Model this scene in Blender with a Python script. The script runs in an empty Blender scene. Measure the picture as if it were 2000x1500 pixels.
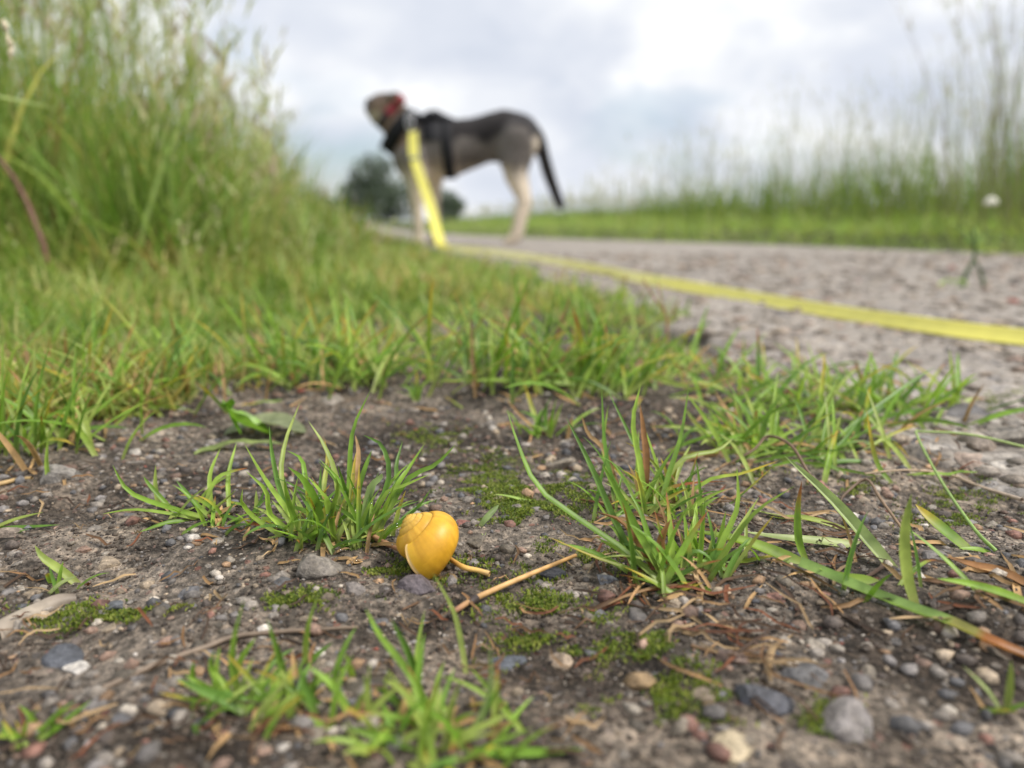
import bpy, math
import numpy as np
from mathutils import Vector
from mathutils.bvhtree import BVHTree

C = bpy.context.scene.collection
SC = bpy.context.scene
R = np.random.default_rng(7)
PI = math.pi

# ------------------------------------------------------------------ camera
FPX, CAM_H = 1503.0, 0.11
PITCH = math.atan((750 - 432) / FPX)
cam_d = bpy.data.cameras.new('camera'); cam = bpy.data.objects.new('camera', cam_d); C.objects.link(cam)
cam.location = (0, 0, CAM_H); cam.rotation_euler = (PI / 2 - PITCH, 0, 0)
cam_d.sensor_width = 36; cam_d.lens = 36 * FPX / 2000
cam_d.clip_start = 0.005; cam_d.clip_end = 4000
cam_d.dof.use_dof = True; cam_d.dof.focus_distance = 0.262; cam_d.dof.aperture_fstop = cam_d.lens / 3.9
cam_d.dof.aperture_blades = 0
SC.camera = cam

# ------------------------------------------------------------------ world, sun, exposure
SUN_EL, SUN_AZ = math.radians(56), math.radians(100)       # azimuth from +Y towards +X
wd = bpy.data.worlds.new('World'); SC.world = wd; wd.use_nodes = True
nt = wd.node_tree; nt.nodes.clear()
def N(tree, kind, **kw):
    n = tree.nodes.new(kind)
    for k, v in kw.items(): setattr(n, k, v)
    return n
def L(tree, a, b): tree.links.new(a, b)
def math_node(tree, op, a, b=None, clamp=False):
    n = N(tree, 'ShaderNodeMath', operation=op); n.use_clamp = clamp
    for i, v in enumerate((a, b)):
        if v is None: continue
        if isinstance(v, (int, float)): n.inputs[i].default_value = v
        else: L(tree, v, n.inputs[i])
    return n.outputs[0]
def ramp(tree, fac, stops, interp='LINEAR'):
    n = N(tree, 'ShaderNodeValToRGB'); n.color_ramp.interpolation = interp
    e = n.color_ramp.elements
    while len(e) < len(stops): e.new(0.5)
    for s, (p, c) in zip(e, stops):
        s.position = p; s.color = (*c, 1) if len(c) == 3 else c
    L(tree, fac, n.inputs[0]); return n.outputs[0]
def mix(tree, fac, a, b, mode='MIX'):
    n = N(tree, 'ShaderNodeMix', data_type='RGBA', blend_type=mode)
    for s, v in ((n.inputs[0], fac), (n.inputs[6], a), (n.inputs[7], b)):
        if isinstance(v, (int, float)): s.default_value = v
        elif isinstance(v, tuple): s.default_value = (*v, 1) if len(v) == 3 else v
        else: L(tree, v, s)
    return n.outputs[2]
out = N(nt, 'ShaderNodeOutputWorld'); bg = N(nt, 'ShaderNodeBackground')
sky = N(nt, 'ShaderNodeTexSky', sky_type='NISHITA'); sky.sun_disc = False
sky.sun_elevation = SUN_EL; sky.sun_rotation = SUN_AZ
tc = N(nt, 'ShaderNodeTexCoord'); sep = N(nt, 'ShaderNodeSeparateXYZ'); L(nt, tc.outputs['Generated'], sep.inputs[0])
zz = math_node(nt, 'ADD', math_node(nt, 'MAXIMUM', sep.outputs[2], 0.0), 0.42)
comb = N(nt, 'ShaderNodeCombineXYZ')
L(nt, math_node(nt, 'DIVIDE', sep.outputs[0], zz), comb.inputs[0]); L(nt, math_node(nt, 'DIVIDE', sep.outputs[1], zz), comb.inputs[1])
mp = N(nt, 'ShaderNodeMapping'); mp.inputs['Location'].default_value = (3.1, 1.7, 0.4); L(nt, comb.outputs[0], mp.inputs[0])
n1 = N(nt, 'ShaderNodeTexNoise'); n1.inputs['Scale'].default_value = 2.3; n1.inputs['Detail'].default_value = 6; n1.inputs['Roughness'].default_value = 0.52
n1.inputs['Distortion'].default_value = 0.25
L(nt, mp.outputs[0], n1.inputs['Vector'])
n2 = N(nt, 'ShaderNodeTexNoise'); n2.inputs['Scale'].default_value = 1.1; n2.inputs['Detail'].default_value = 4
mp2 = N(nt, 'ShaderNodeMapping'); mp2.inputs['Location'].default_value = (8.3, 5.2, 2.0); L(nt, comb.outputs[0], mp2.inputs[0]); L(nt, mp2.outputs[0], n2.inputs['Vector'])
cloudcol = ramp(nt, n1.outputs['Fac'], [(0.33, (0.51, 0.55, 0.63)), (0.45, (0.59, 0.62, 0.685)), (0.53, (0.68, 0.70, 0.74)), (0.63, (0.83, 0.835, 0.845))])
skyc = mix(nt, 1.0, sky.outputs[0], (0.10, 0.10, 0.10), 'MULTIPLY')
gap = ramp(nt, n2.outputs['Fac'], [(0.55, (0, 0, 0)), (0.66, (0.85, 0.85, 0.85))])
L(nt, mix(nt, gap, cloudcol, skyc), bg.inputs[0]); bg.inputs[1].default_value = 0.98
L(nt, bg.outputs[0], out.inputs[0])

sl = bpy.data.lights.new('sun', 'SUN'); so = bpy.data.objects.new('sun', sl); C.objects.link(so)
sl.energy = 3.0; sl.angle = math.radians(16); sl.color = (1.0, 0.95, 0.87)
so.rotation_euler = Vector((math.sin(SUN_AZ) * math.cos(SUN_EL), math.cos(SUN_AZ) * math.cos(SUN_EL), math.sin(SUN_EL))).to_track_quat('Z', 'Y').to_euler()
so.location = (2, 2, 5)
SC.view_settings.view_transform = 'Standard'; SC.view_settings.look = 'None'
SC.view_settings.exposure = 0.45; SC.view_settings.gamma = 1.0; SC.view_settings.use_curve_mapping = False
SC.render.engine = 'CYCLES'
SC.cycles.use_denoising = True
SC.cycles.max_bounces = 6; SC.cycles.transparent_max_bounces = 8
SC.cycles.caustics_reflective = False; SC.cycles.caustics_refractive = False

# ------------------------------------------------------------------ helpers
def lin(r, g, b):
    f = lambda c: (c / 255 / 12.92) if c / 255 <= 0.04045 else ((c / 255 + 0.055) / 1.055) ** 2.4
    return (f(r), f(g), f(b))
def unit(a): a = np.asarray(a, float); return a / np.linalg.norm(a)
def hashf(ix, iy, seed):
    h = (ix.astype(np.int64) * 374761393 + iy.astype(np.int64) * 668265263 + seed * 1442695041) & 0xFFFFFFFF
    h = ((h ^ (h >> 13)) * 1274126177) & 0xFFFFFFFF
    return ((h ^ (h >> 16)) & 0xFFFFFF) / float(0xFFFFFF)
def vnoise(x, y, seed=0):
    x = np.asarray(x, float); y = np.asarray(y, float)
    ix, iy = np.floor(x), np.floor(y); fx, fy = x - ix, y - iy
    ux, uy = fx * fx * fx * (fx * (6 * fx - 15) + 10), fy * fy * fy * (fy * (6 * fy - 15) + 10)
    a, b = hashf(ix, iy, seed), hashf(ix + 1, iy, seed); c, d = hashf(ix, iy + 1, seed), hashf(ix + 1, iy + 1, seed)
    return (a * (1 - ux) + b * ux) * (1 - uy) + (c * (1 - ux) + d * ux) * uy
def fbm(x, y, seed=0, o=4, g=0.5):
    s, a, t = 0, 1.0, 0
    for k in range(o):
        s = s + a * vnoise(x * 2 ** k + 13.7 * k, y * 2 ** k - 7.1 * k, seed + k); t += a; a *= g
    return s / t
def sstep(a, b, x):
    t = np.clip((x - a) / (b - a), 0, 1); return t * t * (3 - 2 * t)

F = np.array([0, math.cos(PITCH), -math.sin(PITCH)]); U = np.array([0, math.sin(PITCH), math.cos(PITCH)]); RT = np.array([1.0, 0, 0])
CAM = np.array([0, 0, CAM_H])
def ray(px, py): return F + (px - 1000) / FPX * RT + (750 - py) / FPX * U
def P(px, py, t): return CAM + t * ray(px, py)           # a point at distance t along the lens axis
def flat(px, py):
    d = ray(px, py); t = CAM_H / -d[2]; p = CAM + t * d; return p[0], p[1]

# path edges measured on the flat ground
LE = np.array([flat(*q) for q in [(860, 490), (960, 520), (1100, 560), (1250, 610), (1390, 700), (1600, 810), (1900, 940)]])
LE = LE[np.argsort(LE[:, 1])]
LEY = np.concatenate([[-2, 0.15], LE[:, 1], [4.35, 5.4, 7, 10, 16, 40, 200]]); LEX = np.concatenate([[0.9, 0.42], LE[:, 0], [-0.66, -0.90, -1.26, -1.9, -3.15, -8.0, -41]])
REY = np.array([-2, 1.0, 2.54, 3.5, 4.2, 5.0, 5.9, 7.5, 10, 16, 40, 200]); REX = np.array([2.3, 2.1, 1.69, 1.32, 0.86, 0.25, -0.25, -0.80, -1.40, -2.6, -7.2, -39])
def xl(y): return np.interp(y, LEY, LEX)
def xr(y): return np.interp(y, REY, REX)

DIRT = [(-900, 1010), (-300, 900), (0, 885), (100, 870), (180, 835), (280, 805), (400, 775), (480, 735), (640, 745), (760, 740), (880, 745), (1000, 748), (1130, 752), (1230, 735),
        (1290, 690), (1290, 625), (1180, 578), (1050, 538), (955, 514), (866, 489), (800, 475), (745, 463)]
DIRT = np.array([flat(*q) for q in DIRT])
TURF = np.concatenate([DIRT, [(-0.95, 5.7), (-1.35, 7.5), (-1.9, 10), (-3.1, 16), (-20, 16), (-9, 0.25)]])
def inpoly(x, y, poly):
    r = np.zeros(np.shape(x), bool); n = len(poly)
    for i in range(n):
        x0, y0 = poly[i]; x1, y1 = poly[(i + 1) % n]
        if y0 == y1: continue
        c = ((y0 > y) != (y1 > y)) & (x < (x1 - x0) * (y - y0) / (y1 - y0) + x0)
        r ^= c
    return r
def base_h(x, y):
    x = np.asarray(x, float); y = np.asarray(y, float)
    dl = xl(y) - x; dr = x - xr(y)
    far = sstep(14, 60, np.hypot(x, y))
    h = 0.30 * sstep(0.75, 3.2, dl) * (1 - far) * sstep(0.3, 1.6, y) + 0.05 * sstep(0.0, 0.5, dr) * (1 - far) + 0.12 * sstep(0.5, 2.5, dr) * (1 - far)
    return h
MOUND = [(*flat(640, 1060), 0.030, 0.0045), (*flat(400, 1015), 0.02, 0.003), (*flat(1300, 1140), 0.03, 0.004), (*flat(1240, 1000), 0.03, 0.003), (*flat(1800, 1190), 0.04, 0.004),
         (*flat(1190, 765), 0.04, 0.006), (*flat(950, 745), 0.05, 0.006), (*flat(660, 745), 0.05, 0.006), (*flat(100, 870), 0.05, 0.008), (*flat(700, 1420), 0.03, 0.002)]
def height(x, y):
    x = np.asarray(x, float); y = np.asarray(y, float)
    near = 1 - sstep(1.2, 3.0, np.hypot(x, y))
    h = base_h(x, y)
    onpath = sstep(-0.03, 0.03, x - xl(y)) * sstep(-0.03, 0.03, xr(y) - x)
    rough = near * (1 - 0.7 * onpath)
    h = h + rough * ((fbm(x / 0.07, y / 0.07, 3, 3) - 0.5) * 0.009 + (fbm(x / 0.014, y / 0.014, 9, 3, 0.6) - 0.5) * 0.0055)
    h = h + (1 - near) * (fbm(x / 0.5, y / 0.5, 5, 2) - 0.5) * 0.03 * (1 - onpath)
    for mx, my, s, a in MOUND:
        h = h + a * np.exp(-((x - mx) ** 2 + (y - my) ** 2) / (2 * s * s))
    return h - 0.008 * onpath
def path_h(x, y):
    x = np.asarray(x, float); y = np.asarray(y, float)
    near = 1 - sstep(1.0, 3.0, np.hypot(x, y))
    return base_h(x, y) + 0.002 + near * ((fbm(x / 0.09, y / 0.09, 21, 2) - 0.5) * 0.006 + (fbm(x / 0.03, y / 0.03, 23, 2) - 0.5) * 0.0025 + (fbm(x / 0.012, y / 0.012, 25, 3) - 0.5) * 0.0055)
def surf(x, y):
    on = (x - xl(y) > 0.0) & (xr(y) - x > 0.0)
    return np.where(on, np.maximum(path_h(x, y), height(x, y)), height(x, y))
def G(px, py, up=0.0):                                    # where the ray through a pixel meets the ground
    d = ray(px, py); z = up; t = 0
    for _ in range(6):
        t = (CAM_H - z) / -d[2]; p = CAM + t * d; z = float(surf(p[0], p[1])) + up
    p = CAM + t * d; p[2] = z; return p
def depth(p): return float(np.dot(p - CAM, F))

class MB:
    def __init__(s): s.v, s.f, s.c, s.n = [], [], [], 0
    def add(s, v, f, c=None):
        v = np.asarray(v, float).reshape(-1, 3); f = np.asarray(f, int)
        if c is None: c = (0.5, 0.5, 0.5)
        c = np.broadcast_to(np.asarray(c, float).reshape(-1, 3), v.shape)
        s.v.append(v); s.f.append(f + s.n); s.c.append(c); s.n += len(v); return s
    def mesh(s, name, smooth=True):
        v = np.concatenate(s.v); c = np.concatenate(s.c)
        flat_i = np.concatenate([f.reshape(-1) for f in s.f]).astype(np.int32)
        cnt = np.concatenate([np.full(len(f), f.shape[1]) for f in s.f]).astype(np.int32)
        me = bpy.data.meshes.new(name)
        me.vertices.add(len(v)); me.vertices.foreach_set('co', v.astype(np.float32).ravel())
        me.loops.add(len(flat_i)); me.loops.foreach_set('vertex_index', flat_i)
        me.polygons.add(len(cnt)); st = np.zeros(len(cnt), np.int32); st[1:] = np.cumsum(cnt)[:-1]
        me.polygons.foreach_set('loop_start', st)
        try: me.polygons.foreach_set('loop_total', cnt)
        except Exception: pass
        me.update(calc_edges=True)
        a = me.attributes.new('Col', 'FLOAT_COLOR', 'POINT')
        a.data.foreach_set('color', np.concatenate([c, np.ones((len(c), 1))], 1).astype(np.float32).ravel())
        if smooth: me.polygons.foreach_set('use_smooth', np.ones(len(cnt), bool))
        me.validate(); return me
    def build(s, name, mat, parent=None, smooth=True):
        me = s.mesh(name, smooth); me.materials.append(mat)
        return link(name, me, parent)
def link(name, me, parent=None):
    o = bpy.data.objects.new(name, me); C.objects.link(o)
    if parent is not None:
        o.parent = parent; o.matrix_parent_inverse = parent.matrix_basis.inverted()
    return o
def tag(o, label=None, cat=None, group=None, kind=None):
    for k, v in (('label', label), ('category', cat), ('group', group), ('kind', kind)):
        if v: o[k] = v
    return o
def empty(name, loc, label, cat, group=None):
    o = bpy.data.objects.new(name, None); C.objects.link(o); o.location = tuple(loc); o.empty_display_size = 0.01
    o.matrix_basis = o.matrix_basis
    bpy_dummy = o.matrix_basis.copy(); bpy_dummy.translation = Vector(tuple(loc)); o.matrix_basis = bpy_dummy
    return tag(o, label, cat, group)

def smooth_line(pts, n):
    pts = np.asarray(pts, float)
    if len(pts) == 2: 
        t = np.linspace(0, 1, n + 1)[:, None]; return pts[0] * (1 - t) + pts[1] * t
    q = np.vstack([2 * pts[0] - pts[1], pts, 2 * pts[-1] - pts[-2]])
    m = len(pts) - 1; out = []
    for s in np.linspace(0, m, n + 1):
        i = min(int(s), m - 1); t = s - i; a, b, c, d = q[i:i + 4]
        out.append(0.5 * (2 * b + (c - a) * t + (2 * a - 5 * b + 4 * c - d) * t * t + (3 * b - a - 3 * c + d) * t ** 3))
    return np.array(out)
def ribbons(line, width, col, fold=0.25, twist=0.0, ref=None):
    """line (n,s,3) centre lines, width (n,s), col (n,s,3): folded grass blades, three points across"""
    line = np.asarray(line, float); n, s, _ = line.shape
    tan = np.gradient(line, axis=1); tan /= np.linalg.norm(tan, axis=2, keepdims=True) + 1e-12
    if ref is None: ref = np.array([0, -0.45, 0.9])
    ref = np.broadcast_to(ref, tan.shape) if np.ndim(ref) == 1 else ref[:, None, :] + 0 * tan
    side = np.cross(tan, ref); ln = np.linalg.norm(side, axis=2, keepdims=True)
    side = np.where(ln < 0.05, np.array([1.0, 0, 0]), side / (ln + 1e-9))
    nor = np.cross(side, tan)
    tw = np.broadcast_to(np.asarray(twist, float).reshape(-1, 1, 1), (n, 1, 1)) * np.linspace(0, 1, s)[None, :, None]
    sd = side * np.cos(tw) + nor * np.sin(tw); nr = nor * np.cos(tw) - side * np.sin(tw)
    w = np.asarray(width)[..., None] * 0.5
    v = np.stack([line + sd * w + nr * w * fold, line - nr * w * fold, line - sd * w + nr * w * fold], 2)
    v = v.reshape(-1, 3); c = np.repeat(np.asarray(col)[:, :, None, :], 3, 2).reshape(-1, 3)
    b = np.arange(n)[:, None, None] * (s * 3) + np.arange(s - 1)[None, :, None] * 3 + np.array([0, 1])[None, None, :]
    f = np.stack([b, b + 1, b + 4, b + 3], -1).reshape(-1, 4)
    return v, f, c
def flat_ribbons(line, width, col, sidev):
    n, s, _ = line.shape; w = np.asarray(width)[..., None] * 0.5; sv = sidev[:, None, :]
    v = np.stack([line + sv * w, line - sv * w], 2).reshape(-1, 3); c = np.repeat(col[:, :, None, :], 2, 2).reshape(-1, 3)
    b = np.arange(n)[:, None] * (s * 2) + np.arange(s - 1)[None, :] * 2
    f = np.stack([b, b + 1, b + 3, b + 2], -1).reshape(-1, 4)
    return v, f, c
def arc_lines(base, az, length, lean, curl, s):
    """centre lines of blades that leave the ground at lean from the vertical and bend by curl"""
    n = len(base); th = lean[:, None] + curl[:, None] * np.linspace(0, 1, s - 1)[None, :] ** 1.3
    st = (length / (s - 1))[:, None]
    dh = np.stack([np.cos(az), np.sin(az), 0 * az], 1)[:, None, :]
    d = np.sin(th)[..., None] * dh * st[..., None] + np.cos(th)[..., None] * np.array([0, 0, 1.0]) * st[..., None]
    return np.concatenate([base[:, None, :], base[:, None, :] + np.cumsum(d, 1)], 1)
def taper(s, n=1, p=2.2): 
    t = np.linspace(0, 1, s); return np.tile((0.72 + 0.28 * np.sin(np.clip(t * 2, 0, 1) * PI / 2)) * (1 - t ** p) ** 0.8 + 0.02, (n, 1))
def tube(pts, rad, sides=6, cap=True):
    pts = np.asarray(pts, float); m = len(pts); rad = np.broadcast_to(rad, (m,))
    tan = np.gradient(pts, axis=0); tan /= np.linalg.norm(tan, axis=1, keepdims=True) + 1e-12
    ref = np.array([0.31, 0.2, 0.93]) if abs(tan[0] @ np.array([0.31, 0.2, 0.93])) < 0.95 else np.array([1.0, 0, 0])
    a = np.cross(tan, ref); a /= np.linalg.norm(a, axis=1, keepdims=True) + 1e-9; b = np.cross(tan, a)
    th = np.arange(sides) / sides * 2 * PI
    v = pts[:, None] + rad[:, None, None] * (np.cos(th)[None, :, None] * a[:, None] + np.sin(th)[None, :, None] * b[:, None])
    i = np.arange(m - 1)[:, None] * sides; j = np.arange(sides)[None]; k = (j + 1) % sides
    f = np.stack([i + j, i + k, i + sides + k, i + sides + j], -1).reshape(-1, 4)
    v = v.reshape(-1, 3)
    return v, f
def ico(sub):
    import bmesh
    bm = bmesh.new(); bmesh.ops.create_icosphere(bm, subdivisions=sub, radius=1)
    v = np.array([q.co[:] for q in bm.verts]); f = np.array([[q.index for q in p.verts] for p in bm.faces]); bm.free(); return v, f
ICO1, ICO2, ICO3 = ico(1), ico(2), ico(4)
def rotz(a): c, s = math.cos(a), math.sin(a); return np.array([[c, -s, 0], [s, c, 0], [0, 0, 1.0]])

# ------------------------------------------------------------------ materials
def newmat(name):
    m = bpy.data.materials.new(name); m.use_nodes = True; t = m.node_tree; t.nodes.clear()
    o = N(t, 'ShaderNodeOutputMaterial'); p = N(t, 'ShaderNodeBsdfPrincipled'); L(t, p.outputs[0], o.inputs[0]); return m, t, p, o
def attr(t): return N(t, 'ShaderNodeAttribute', attribute_name='Col').outputs['Color']
def noise(t, scale, detail=3, rough=0.5, coord='Object', dist=0.0):
    n = N(t, 'ShaderNodeTexNoise'); n.inputs['Scale'].default_value = scale; n.inputs['Detail'].default_value = detail; n.inputs['Roughness'].default_value = rough
    n.inputs['Distortion'].default_value = dist
    if coord: L(t, N(t, 'ShaderNodeTexCoord').outputs[coord], n.inputs['Vector'])
    return n.outputs['Fac']
def bump(t, p, h, strength, dist):
    b = N(t, 'ShaderNodeBump'); b.inputs['Strength'].default_value = strength; b.inputs['Distance'].default_value = dist
    L(t, h, b.inputs['Height']); L(t, b.outputs[0], p.inputs['Normal']); return b
def leaf_mat(name, rough=0.42, trans=0.38, var=0.35, scale=160):
    m, t, p, o = newmat(name)
    geo = N(t, 'ShaderNodeNewGeometry')
    n = N(t, 'ShaderNodeTexNoise'); n.inputs['Scale'].default_value = scale; n.inputs['Detail'].default_value = 2
    L(t, geo.outputs['Position'], n.inputs['Vector'])
    c = mix(t, 1.0, attr(t), ramp(t, n.outputs['Fac'], [(0.25, (1 - var, 1 - var, 1 - var)), (0.75, (1 + var, 1 + var * 0.8, 1 + var))]), 'MULTIPLY')
    L(t, c, p.inputs['Base Color']); p.inputs['Roughness'].default_value = rough; p.inputs['Specular IOR Level'].default_value = 0.4
    tr = N(t, 'ShaderNodeBsdfTranslucent'); L(t, mix(t, 1.0, c, (1.12, 1.16, 0.8), 'MULTIPLY'), tr.inputs[0])
    ms = N(t, 'ShaderNodeMixShader'); ms.inputs[0].default_value = trans
    L(t, p.outputs[0], ms.inputs[1]); L(t, tr.outputs[0], ms.inputs[2]); L(t, ms.outputs[0], o.inputs[0]); return m
M = {}
M['leaf'] = leaf_mat('grass_leaf'); M['turf'] = leaf_mat('turf_leaf', 0.5, 0.45, 0.3, 60); M['dry'] = leaf_mat('dry_grass', 0.7, 0.2, 0.4, 220)
M['moss'] = leaf_mat('moss_leaf', 0.6, 0.3, 0.3, 300); M['crown'] = leaf_mat('tree_leaf', 0.6, 0.2, 0.2, 2)

def stone_mat(name, per_object, speck=500, bumpd=0.0006):
    m, t, p, o = newmat(name)
    if per_object:
        oi = N(t, 'ShaderNodeObjectInfo')
        c = oi.outputs['Color']
    else: c = attr(t)
    a = noise(t, speck, 4, 0.65, None); b = noise(t, speck * 0.22, 4, 0.6, None); pos = N(t, 'ShaderNodeNewGeometry').outputs['Position']
    for nd in t.nodes:
        if nd.type == 'TEX_NOISE': L(t, pos, nd.inputs['Vector'])
    c = mix(t, 1.0, c, ramp(t, b, [(0.32, (0.55, 0.52, 0.48)), (0.66, (1.25, 1.22, 1.2))]), 'MULTIPLY')
    c = mix(t, 1.0, c, ramp(t, a, [(0.32, (0.6, 0.59, 0.58)), (0.5, (1, 1, 1)), (0.68, (1.5, 1.48, 1.42))]), 'MULTIPLY')
    L(t, c, p.inputs['Base Color']); p.inputs['Roughness'].default_value = 0.62; p.inputs['Specular IOR Level'].default_value = 0.45
    h = math_node(t, 'ADD', a, math_node(t, 'MULTIPLY', b, 1.5)); bump(t, p, h, 0.8, bumpd); return m
M['pebble'] = stone_mat('pebble_stone', True, 700, 0.0012); M['grit'] = stone_mat('grit_stone', False, 800, 0.0007)

m, t, p, o = newmat('soil'); M['soil'] = m
a = noise(t, 330, 5, 0.7); b = noise(t, 38, 4, 0.6); sp = noise(t, 700, 2, 0.5)
vo = N(t, 'ShaderNodeTexVoronoi'); vo.inputs['Scale'].default_value = 420; L(t, N(t, 'ShaderNodeTexCoord').outputs['Object'], vo.inputs['Vector'])
c = mix(t, 1.0, attr(t), ramp(t, b, [(0.36, (0.36, 0.345, 0.33)), (0.62, (1.45, 1.41, 1.36))]), 'MULTIPLY')
c = mix(t, 1.0, c, ramp(t, a, [(0.34, (0.32, 0.31, 0.30)), (0.5, (0.95, 0.95, 0.95)), (0.66, (2.3, 2.2, 2.1))]), 'MULTIPLY')
cell = N(t, 'ShaderNodeSeparateColor'); L(t, vo.outputs['Color'], cell.inputs[0])
isp = math_node(t, 'MULTIPLY', math_node(t, 'GREATER_THAN', cell.outputs[0], 0.80), math_node(t, 'LESS_THAN', vo.outputs['Distance'], 0.48))
grn = ramp(t, cell.outputs[1], [(0.0, (0.10, 0.095, 0.10)), (0.35, (0.27, 0.23, 0.19)), (0.7, (0.42, 0.38, 0.33)), (0.93, (0.26, 0.10, 0.07))])
grn = mix(t, 1.0, grn, ramp(t, a, [(0.3, (0.6, 0.6, 0.6)), (0.7, (1.2, 1.2, 1.2))]), 'MULTIPLY')
fade = N(t, 'ShaderNodeCameraData')
c = mix(t, math_node(t, 'MULTIPLY', isp, 0.55), c, grn)
L(t, c, p.inputs['Base Color']); p.inputs['Roughness'].default_value = 0.85; p.inputs['Specular IOR Level'].default_value = 0.25
hh = math_node(t, 'ADD', math_node(t, 'ADD', a, math_node(t, 'MULTIPLY', isp, 0.5)), math_node(t, 'MULTIPLY', sp, 0.5))
bump(t, p, hh, 1.0, 0.0028)
t.nodes.remove(fade)

m, t, p, o = newmat('old_concrete'); M['path'] = m
a = noise(t, 240, 5, 0.65); b = noise(t, 9, 4, 0.6)
vo = N(t, 'ShaderNodeTexVoronoi'); vo.inputs['Scale'].default_value = 105; L(t, N(t, 'ShaderNodeTexCoord').outputs['Object'], vo.inputs['Vector'])
cell = N(t, 'ShaderNodeSeparateColor'); L(t, vo.outputs['Color'], cell.inputs[0])
agg = ramp(t, cell.outputs[1], [(0.0, (0.21, 0.205, 0.205)), (0.3, (0.31, 0.285, 0.26)), (0.6, (0.38, 0.345, 0.305)), (0.85, (0.33, 0.295, 0.265)), (1.0, (0.46, 0.43, 0.39))])
isp = math_node(t, 'MULTIPLY', math_node(t, 'LESS_THAN', vo.outputs['Distance'], 0.5), math_node(t, 'GREATER_THAN', cell.outputs[0], 0.2))
c = mix(t, math_node(t, 'MULTIPLY', isp, 0.85), (0.235, 0.213, 0.187), agg)
c = mix(t, 1.0, c, ramp(t, b, [(0.3, (0.85, 0.83, 0.81)), (0.7, (1.35, 1.31, 1.27))]), 'MULTIPLY')
c = mix(t, 1.0, c, ramp(t, a, [(0.34, (0.42, 0.41, 0.40)), (0.5, (1, 1, 1)), (0.68, (1.5, 1.48, 1.44))]), 'MULTIPLY')
L(t, c, p.inputs['Base Color']); p.inputs['Roughness'].default_value = 0.8
bump(t, p, math_node(t, 'ADD', a, math_node(t, 'MULTIPLY', isp, 0.35)), 1.0, 0.0022)

def plain(name, col, rough=0.5, spec=0.5, coat=0.0, metal=0.0, nscale=0, nd=0.001, use_attr=False, nv=0.2):
    m, t, p, o = newmat(name)
    c = attr(t) if use_attr else None
    if nscale:
        n = noise(t, nscale, 4)
        cc = mix(t, 1.0, c if use_attr else (*col, 1), ramp(t, n, [(0.3, (1 - nv,) * 3), (0.7, (1 + nv,) * 3)]), 'MULTIPLY'); L(t, cc, p.inputs['Base Color']); bump(t, p, n, 0.5, nd)
    elif use_attr: L(t, c, p.inputs['Base Color'])
    else: p.inputs['Base Color'].default_value = (*col, 1)
    p.inputs['Roughness'].default_value = rough; p.inputs['Specular IOR Level'].default_value = spec; p.inputs['Coat Weight'].default_value = coat; p.inputs['Metallic'].default_value = metal
    M[name] = m; return m, t, p
plain('leash_yellow', (0.86, 0.79, 0.16), 0.30, 0.5, 0.3, 0, 60, 0.0004, nv=0.06)
plain('harness_black', (0.012, 0.012, 0.015), 0.75, 0.3, 0, 0, 90, 0.001)
plain('collar_red', (0.28, 0.03, 0.04), 0.7); plain('collar_dark', (0.035, 0.022, 0.03), 0.6)
plain('steel', (0.62, 0.62, 0.64), 0.28, 0.5, 0, 1.0); plain('bark', (0.09, 0.07, 0.05), 0.9, 0.2, 0, 0, 6, 0.03)
plain('straw', (0.42, 0.27, 0.11), 0.55, 0.4, 0, 0, 300, 0.0003, use_attr=True); plain('petal', (0.75, 0.74, 0.66), 0.6, 0.3, use_attr=True)
m, t, p = plain('fur', (0, 0, 0), 0.85, 0.15, 0, 0, 45, 0.006, use_attr=True, nv=0.25); p.inputs['Sheen Weight'].default_value = 0.15
m, t, p, o = newmat('dew'); M['dew'] = m; gl_ = N(t, 'ShaderNodeBsdfGlossy'); gl_.inputs['Roughness'].default_value = 0.05; tb = N(t, 'ShaderNodeBsdfTransparent'); fr = N(t, 'ShaderNodeFresnel'); fr.inputs[0].default_value = 1.5
ms = N(t, 'ShaderNodeMixShader'); L(t, math_node(t, 'ADD', fr.outputs[0], 0.12), ms.inputs[0]); L(t, tb.outputs[0], ms.inputs[1]); L(t, gl_.outputs[0], ms.inputs[2]); L(t, ms.outputs[0], o.inputs[0])
m, t, p, o = newmat('shell'); M['shell'] = m
uv = N(t, 'ShaderNodeAttribute', attribute_name='grow'); wv = N(t, 'ShaderNodeTexNoise'); wv.inputs['Scale'].default_value = 1.0; wv.inputs['Detail'].default_value = 4
mpn = N(t, 'ShaderNodeMapping'); mpn.inputs['Scale'].default_value = (130, 0.8, 1); L(t, uv.outputs['Vector'], mpn.inputs[0]); L(t, mpn.outputs[0], wv.inputs['Vector'])
c = mix(t, 1.0, attr(t), ramp(t, wv.outputs['Fac'], [(0.3, (0.84, 0.80, 0.7)), (0.7, (1.1, 1.12, 1.2))]), 'MULTIPLY')
c = mix(t, 1.0, c, ramp(t, noise(t, 260, 3), [(0.3, (0.86, 0.82, 0.75)), (0.65, (1.08, 1.08, 1.1))]), 'MULTIPLY')
L(t, c, p.inputs['Base Color']); p.inputs['Roughness'].default_value = 0.46; p.inputs['Specular IOR Level'].default_value = 0.45
p.inputs['Subsurface Weight'].default_value = 0.12; p.inputs['Subsurface Radius'].default_value = (0.003, 0.0015, 0.0004); p.inputs['Subsurface Scale'].default_value = 1.0
bump(t, p, wv.outputs['Fac'], 0.35, 0.0005)

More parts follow.
